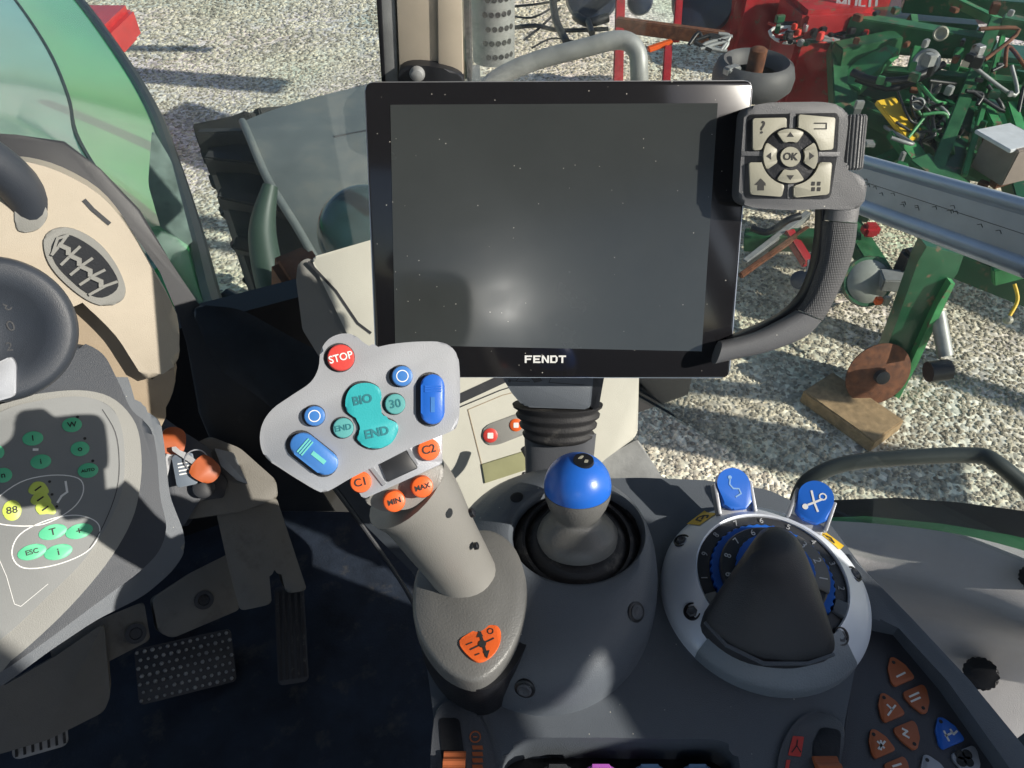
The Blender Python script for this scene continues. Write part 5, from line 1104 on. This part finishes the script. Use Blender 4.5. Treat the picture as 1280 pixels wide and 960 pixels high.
# tine rake
t = gthing(690, 80, 'tine_cultivator', 'black tined cultivator parts on the gravel beside the exhaust guard', 'cultivator')
tubes(t, [([(690, -10, 4.9), (695, 25, 4.8), (708, 52, 4.7)], .025), ([(640, 35, 5.0), (670, 32, 4.9), (700, 38, 4.8), (760, 36, 4.8)], .014), ([(642, 8, 5.2), (672, 5, 5.1), (700, 0, 5.0)], .008), ([(655, 50, 4.8), (680, 30, 4.9), (700, 10, 5.0)], .008), ([(640, 20, 5.1), (665, 22, 5.0), (690, 10, 5.0)], .007), ([(665, 60, 4.7), (690, 48, 4.8), (720, 52, 4.8)], .006), ([(720, 20, 4.9), (735, 28, 4.8), (760, 22, 4.8)], .03), ([(740, 42, 4.6), (735, 25, 4.8)], .02)], 'tine', black)
# row of further implements, at the top right beyond the frame
t = gthing(1240, 60, 'dark_implement', 'dark rear implement at the upper right corner', 'farm implement')
tubes(t, [([(1120 + random.uniform(0, 120), -20 + random.uniform(0, 25), 5.4) for _ in range(4)], .03, random.choice([black, dkgreen, black])) for i in range(12)], 'hose', black)
boxat(t, 1180, -20, 6.0, 1.2, .5, .5, 'body', mat('dusk_violet', (.10, .07, .10), .6), 5, .05)

# unseen implement beams beyond the right edge, placed to cast shadow bands on gravel
SD = Vector((.80, -.33, .50)).normalized()
t = gthing(1900, 520, 'shadow_implement', 'unseen dark green implement beams placed for the shadow bands on the gravel', 'farm implement')
for a_, b_, h_, w_ in (((770, 470), (1010, 497), 1.4, .10), ((770, 520), (1190, 600), 1.5, .30), ((1190, 340), (1330, 400), 2.1, .6), ((650, 610), (900, 640), 1.4, .2), ((640, 110), (760, 100), 1.2, .2), ((1130, 455), (1330, 520), 2.0, .14), ((930, 380), (1010, 395), 1.9, .18), ((930, 320), (1010, 330), 1.9, .14)):
    k = MB(); pa = onz(*a_, -H) + SD * (h_ / SD.z); pb = onz(*b_, -H) + SD * (h_ / SD.z); k.beam(pa, pb, w_, .08, bev=.01); wpart(k, 'beam', dkgreen, t)
t = gthing(1500, 300, 'added_shadow_beams', 'unseen high beams added to cast shadows on the gravel beside the bonnet', 'farm implement')  # beams out of view, added to shade the gravel beside the bonnet
for a_, b_, h_, w_ in (((195, 150), (310, 190), 2.85, .75), ((150, 92), (350, 108), 2.9, .28), ((225, 272), (330, 292), 2.6, .14), ((230, 300), (330, 316), 2.7, .10), ((120, 60), (260, 62), 2.9, .12)):
    k = MB(); pa = onz(*a_, -H) + SD * (h_ / SD.z); pb = onz(*b_, -H) + SD * (h_ / SD.z); k.beam(pa, pb, w_, .08, bev=.01); wpart(k, 'shadow_beam', dkgreen, t)
# ================================================================= LIGHT, SKY, CAMERA
sd = Vector((.80, -.33, .50)).normalized()
sun = bpy.data.lights.new('sun', 'SUN'); sun.energy = 4.6; sun.angle = math.radians(.53); sun.color = (1, .94, .84)
so = bpy.data.objects.new('sun', sun); COL.objects.link(so); so.rotation_euler = sd.to_track_quat('Z', 'Y').to_euler()
w = bpy.data.worlds.new('World'); SC.world = w; w.use_nodes = True; nt = w.node_tree
sk = nt.nodes.new('ShaderNodeTexSky'); sk.sky_type = 'NISHITA'; sk.sun_disc = False
sk.sun_elevation = math.asin(sd.z); sk.sun_rotation = math.atan2(sd.x, sd.y); sk.air_density = 1.0; sk.dust_density = 1.0
bg = nt.nodes['Background']; bg.inputs[1].default_value = .095; nt.links.new(sk.outputs[0], bg.inputs[0])
cd = bpy.data.cameras.new('camera'); cd.sensor_width = 36; cd.lens = 36 * FPX / 1280; cd.clip_start = .01; cd.clip_end = 300
co = bpy.data.objects.new('camera', cd); COL.objects.link(co)
R_ = Matrix((CX, CY, -CF)).transposed(); co.matrix_world = Matrix.Translation(CAM) @ R_.to_4x4()
SC.camera = co
vs_ = SC.view_settings; vs_.view_transform = 'Standard'; vs_.look = 'None'; vs_.exposure = 0.38; vs_.gamma = 1
SC.cycles.transparent_max_bounces = 12; SC.cycles.max_bounces = 6
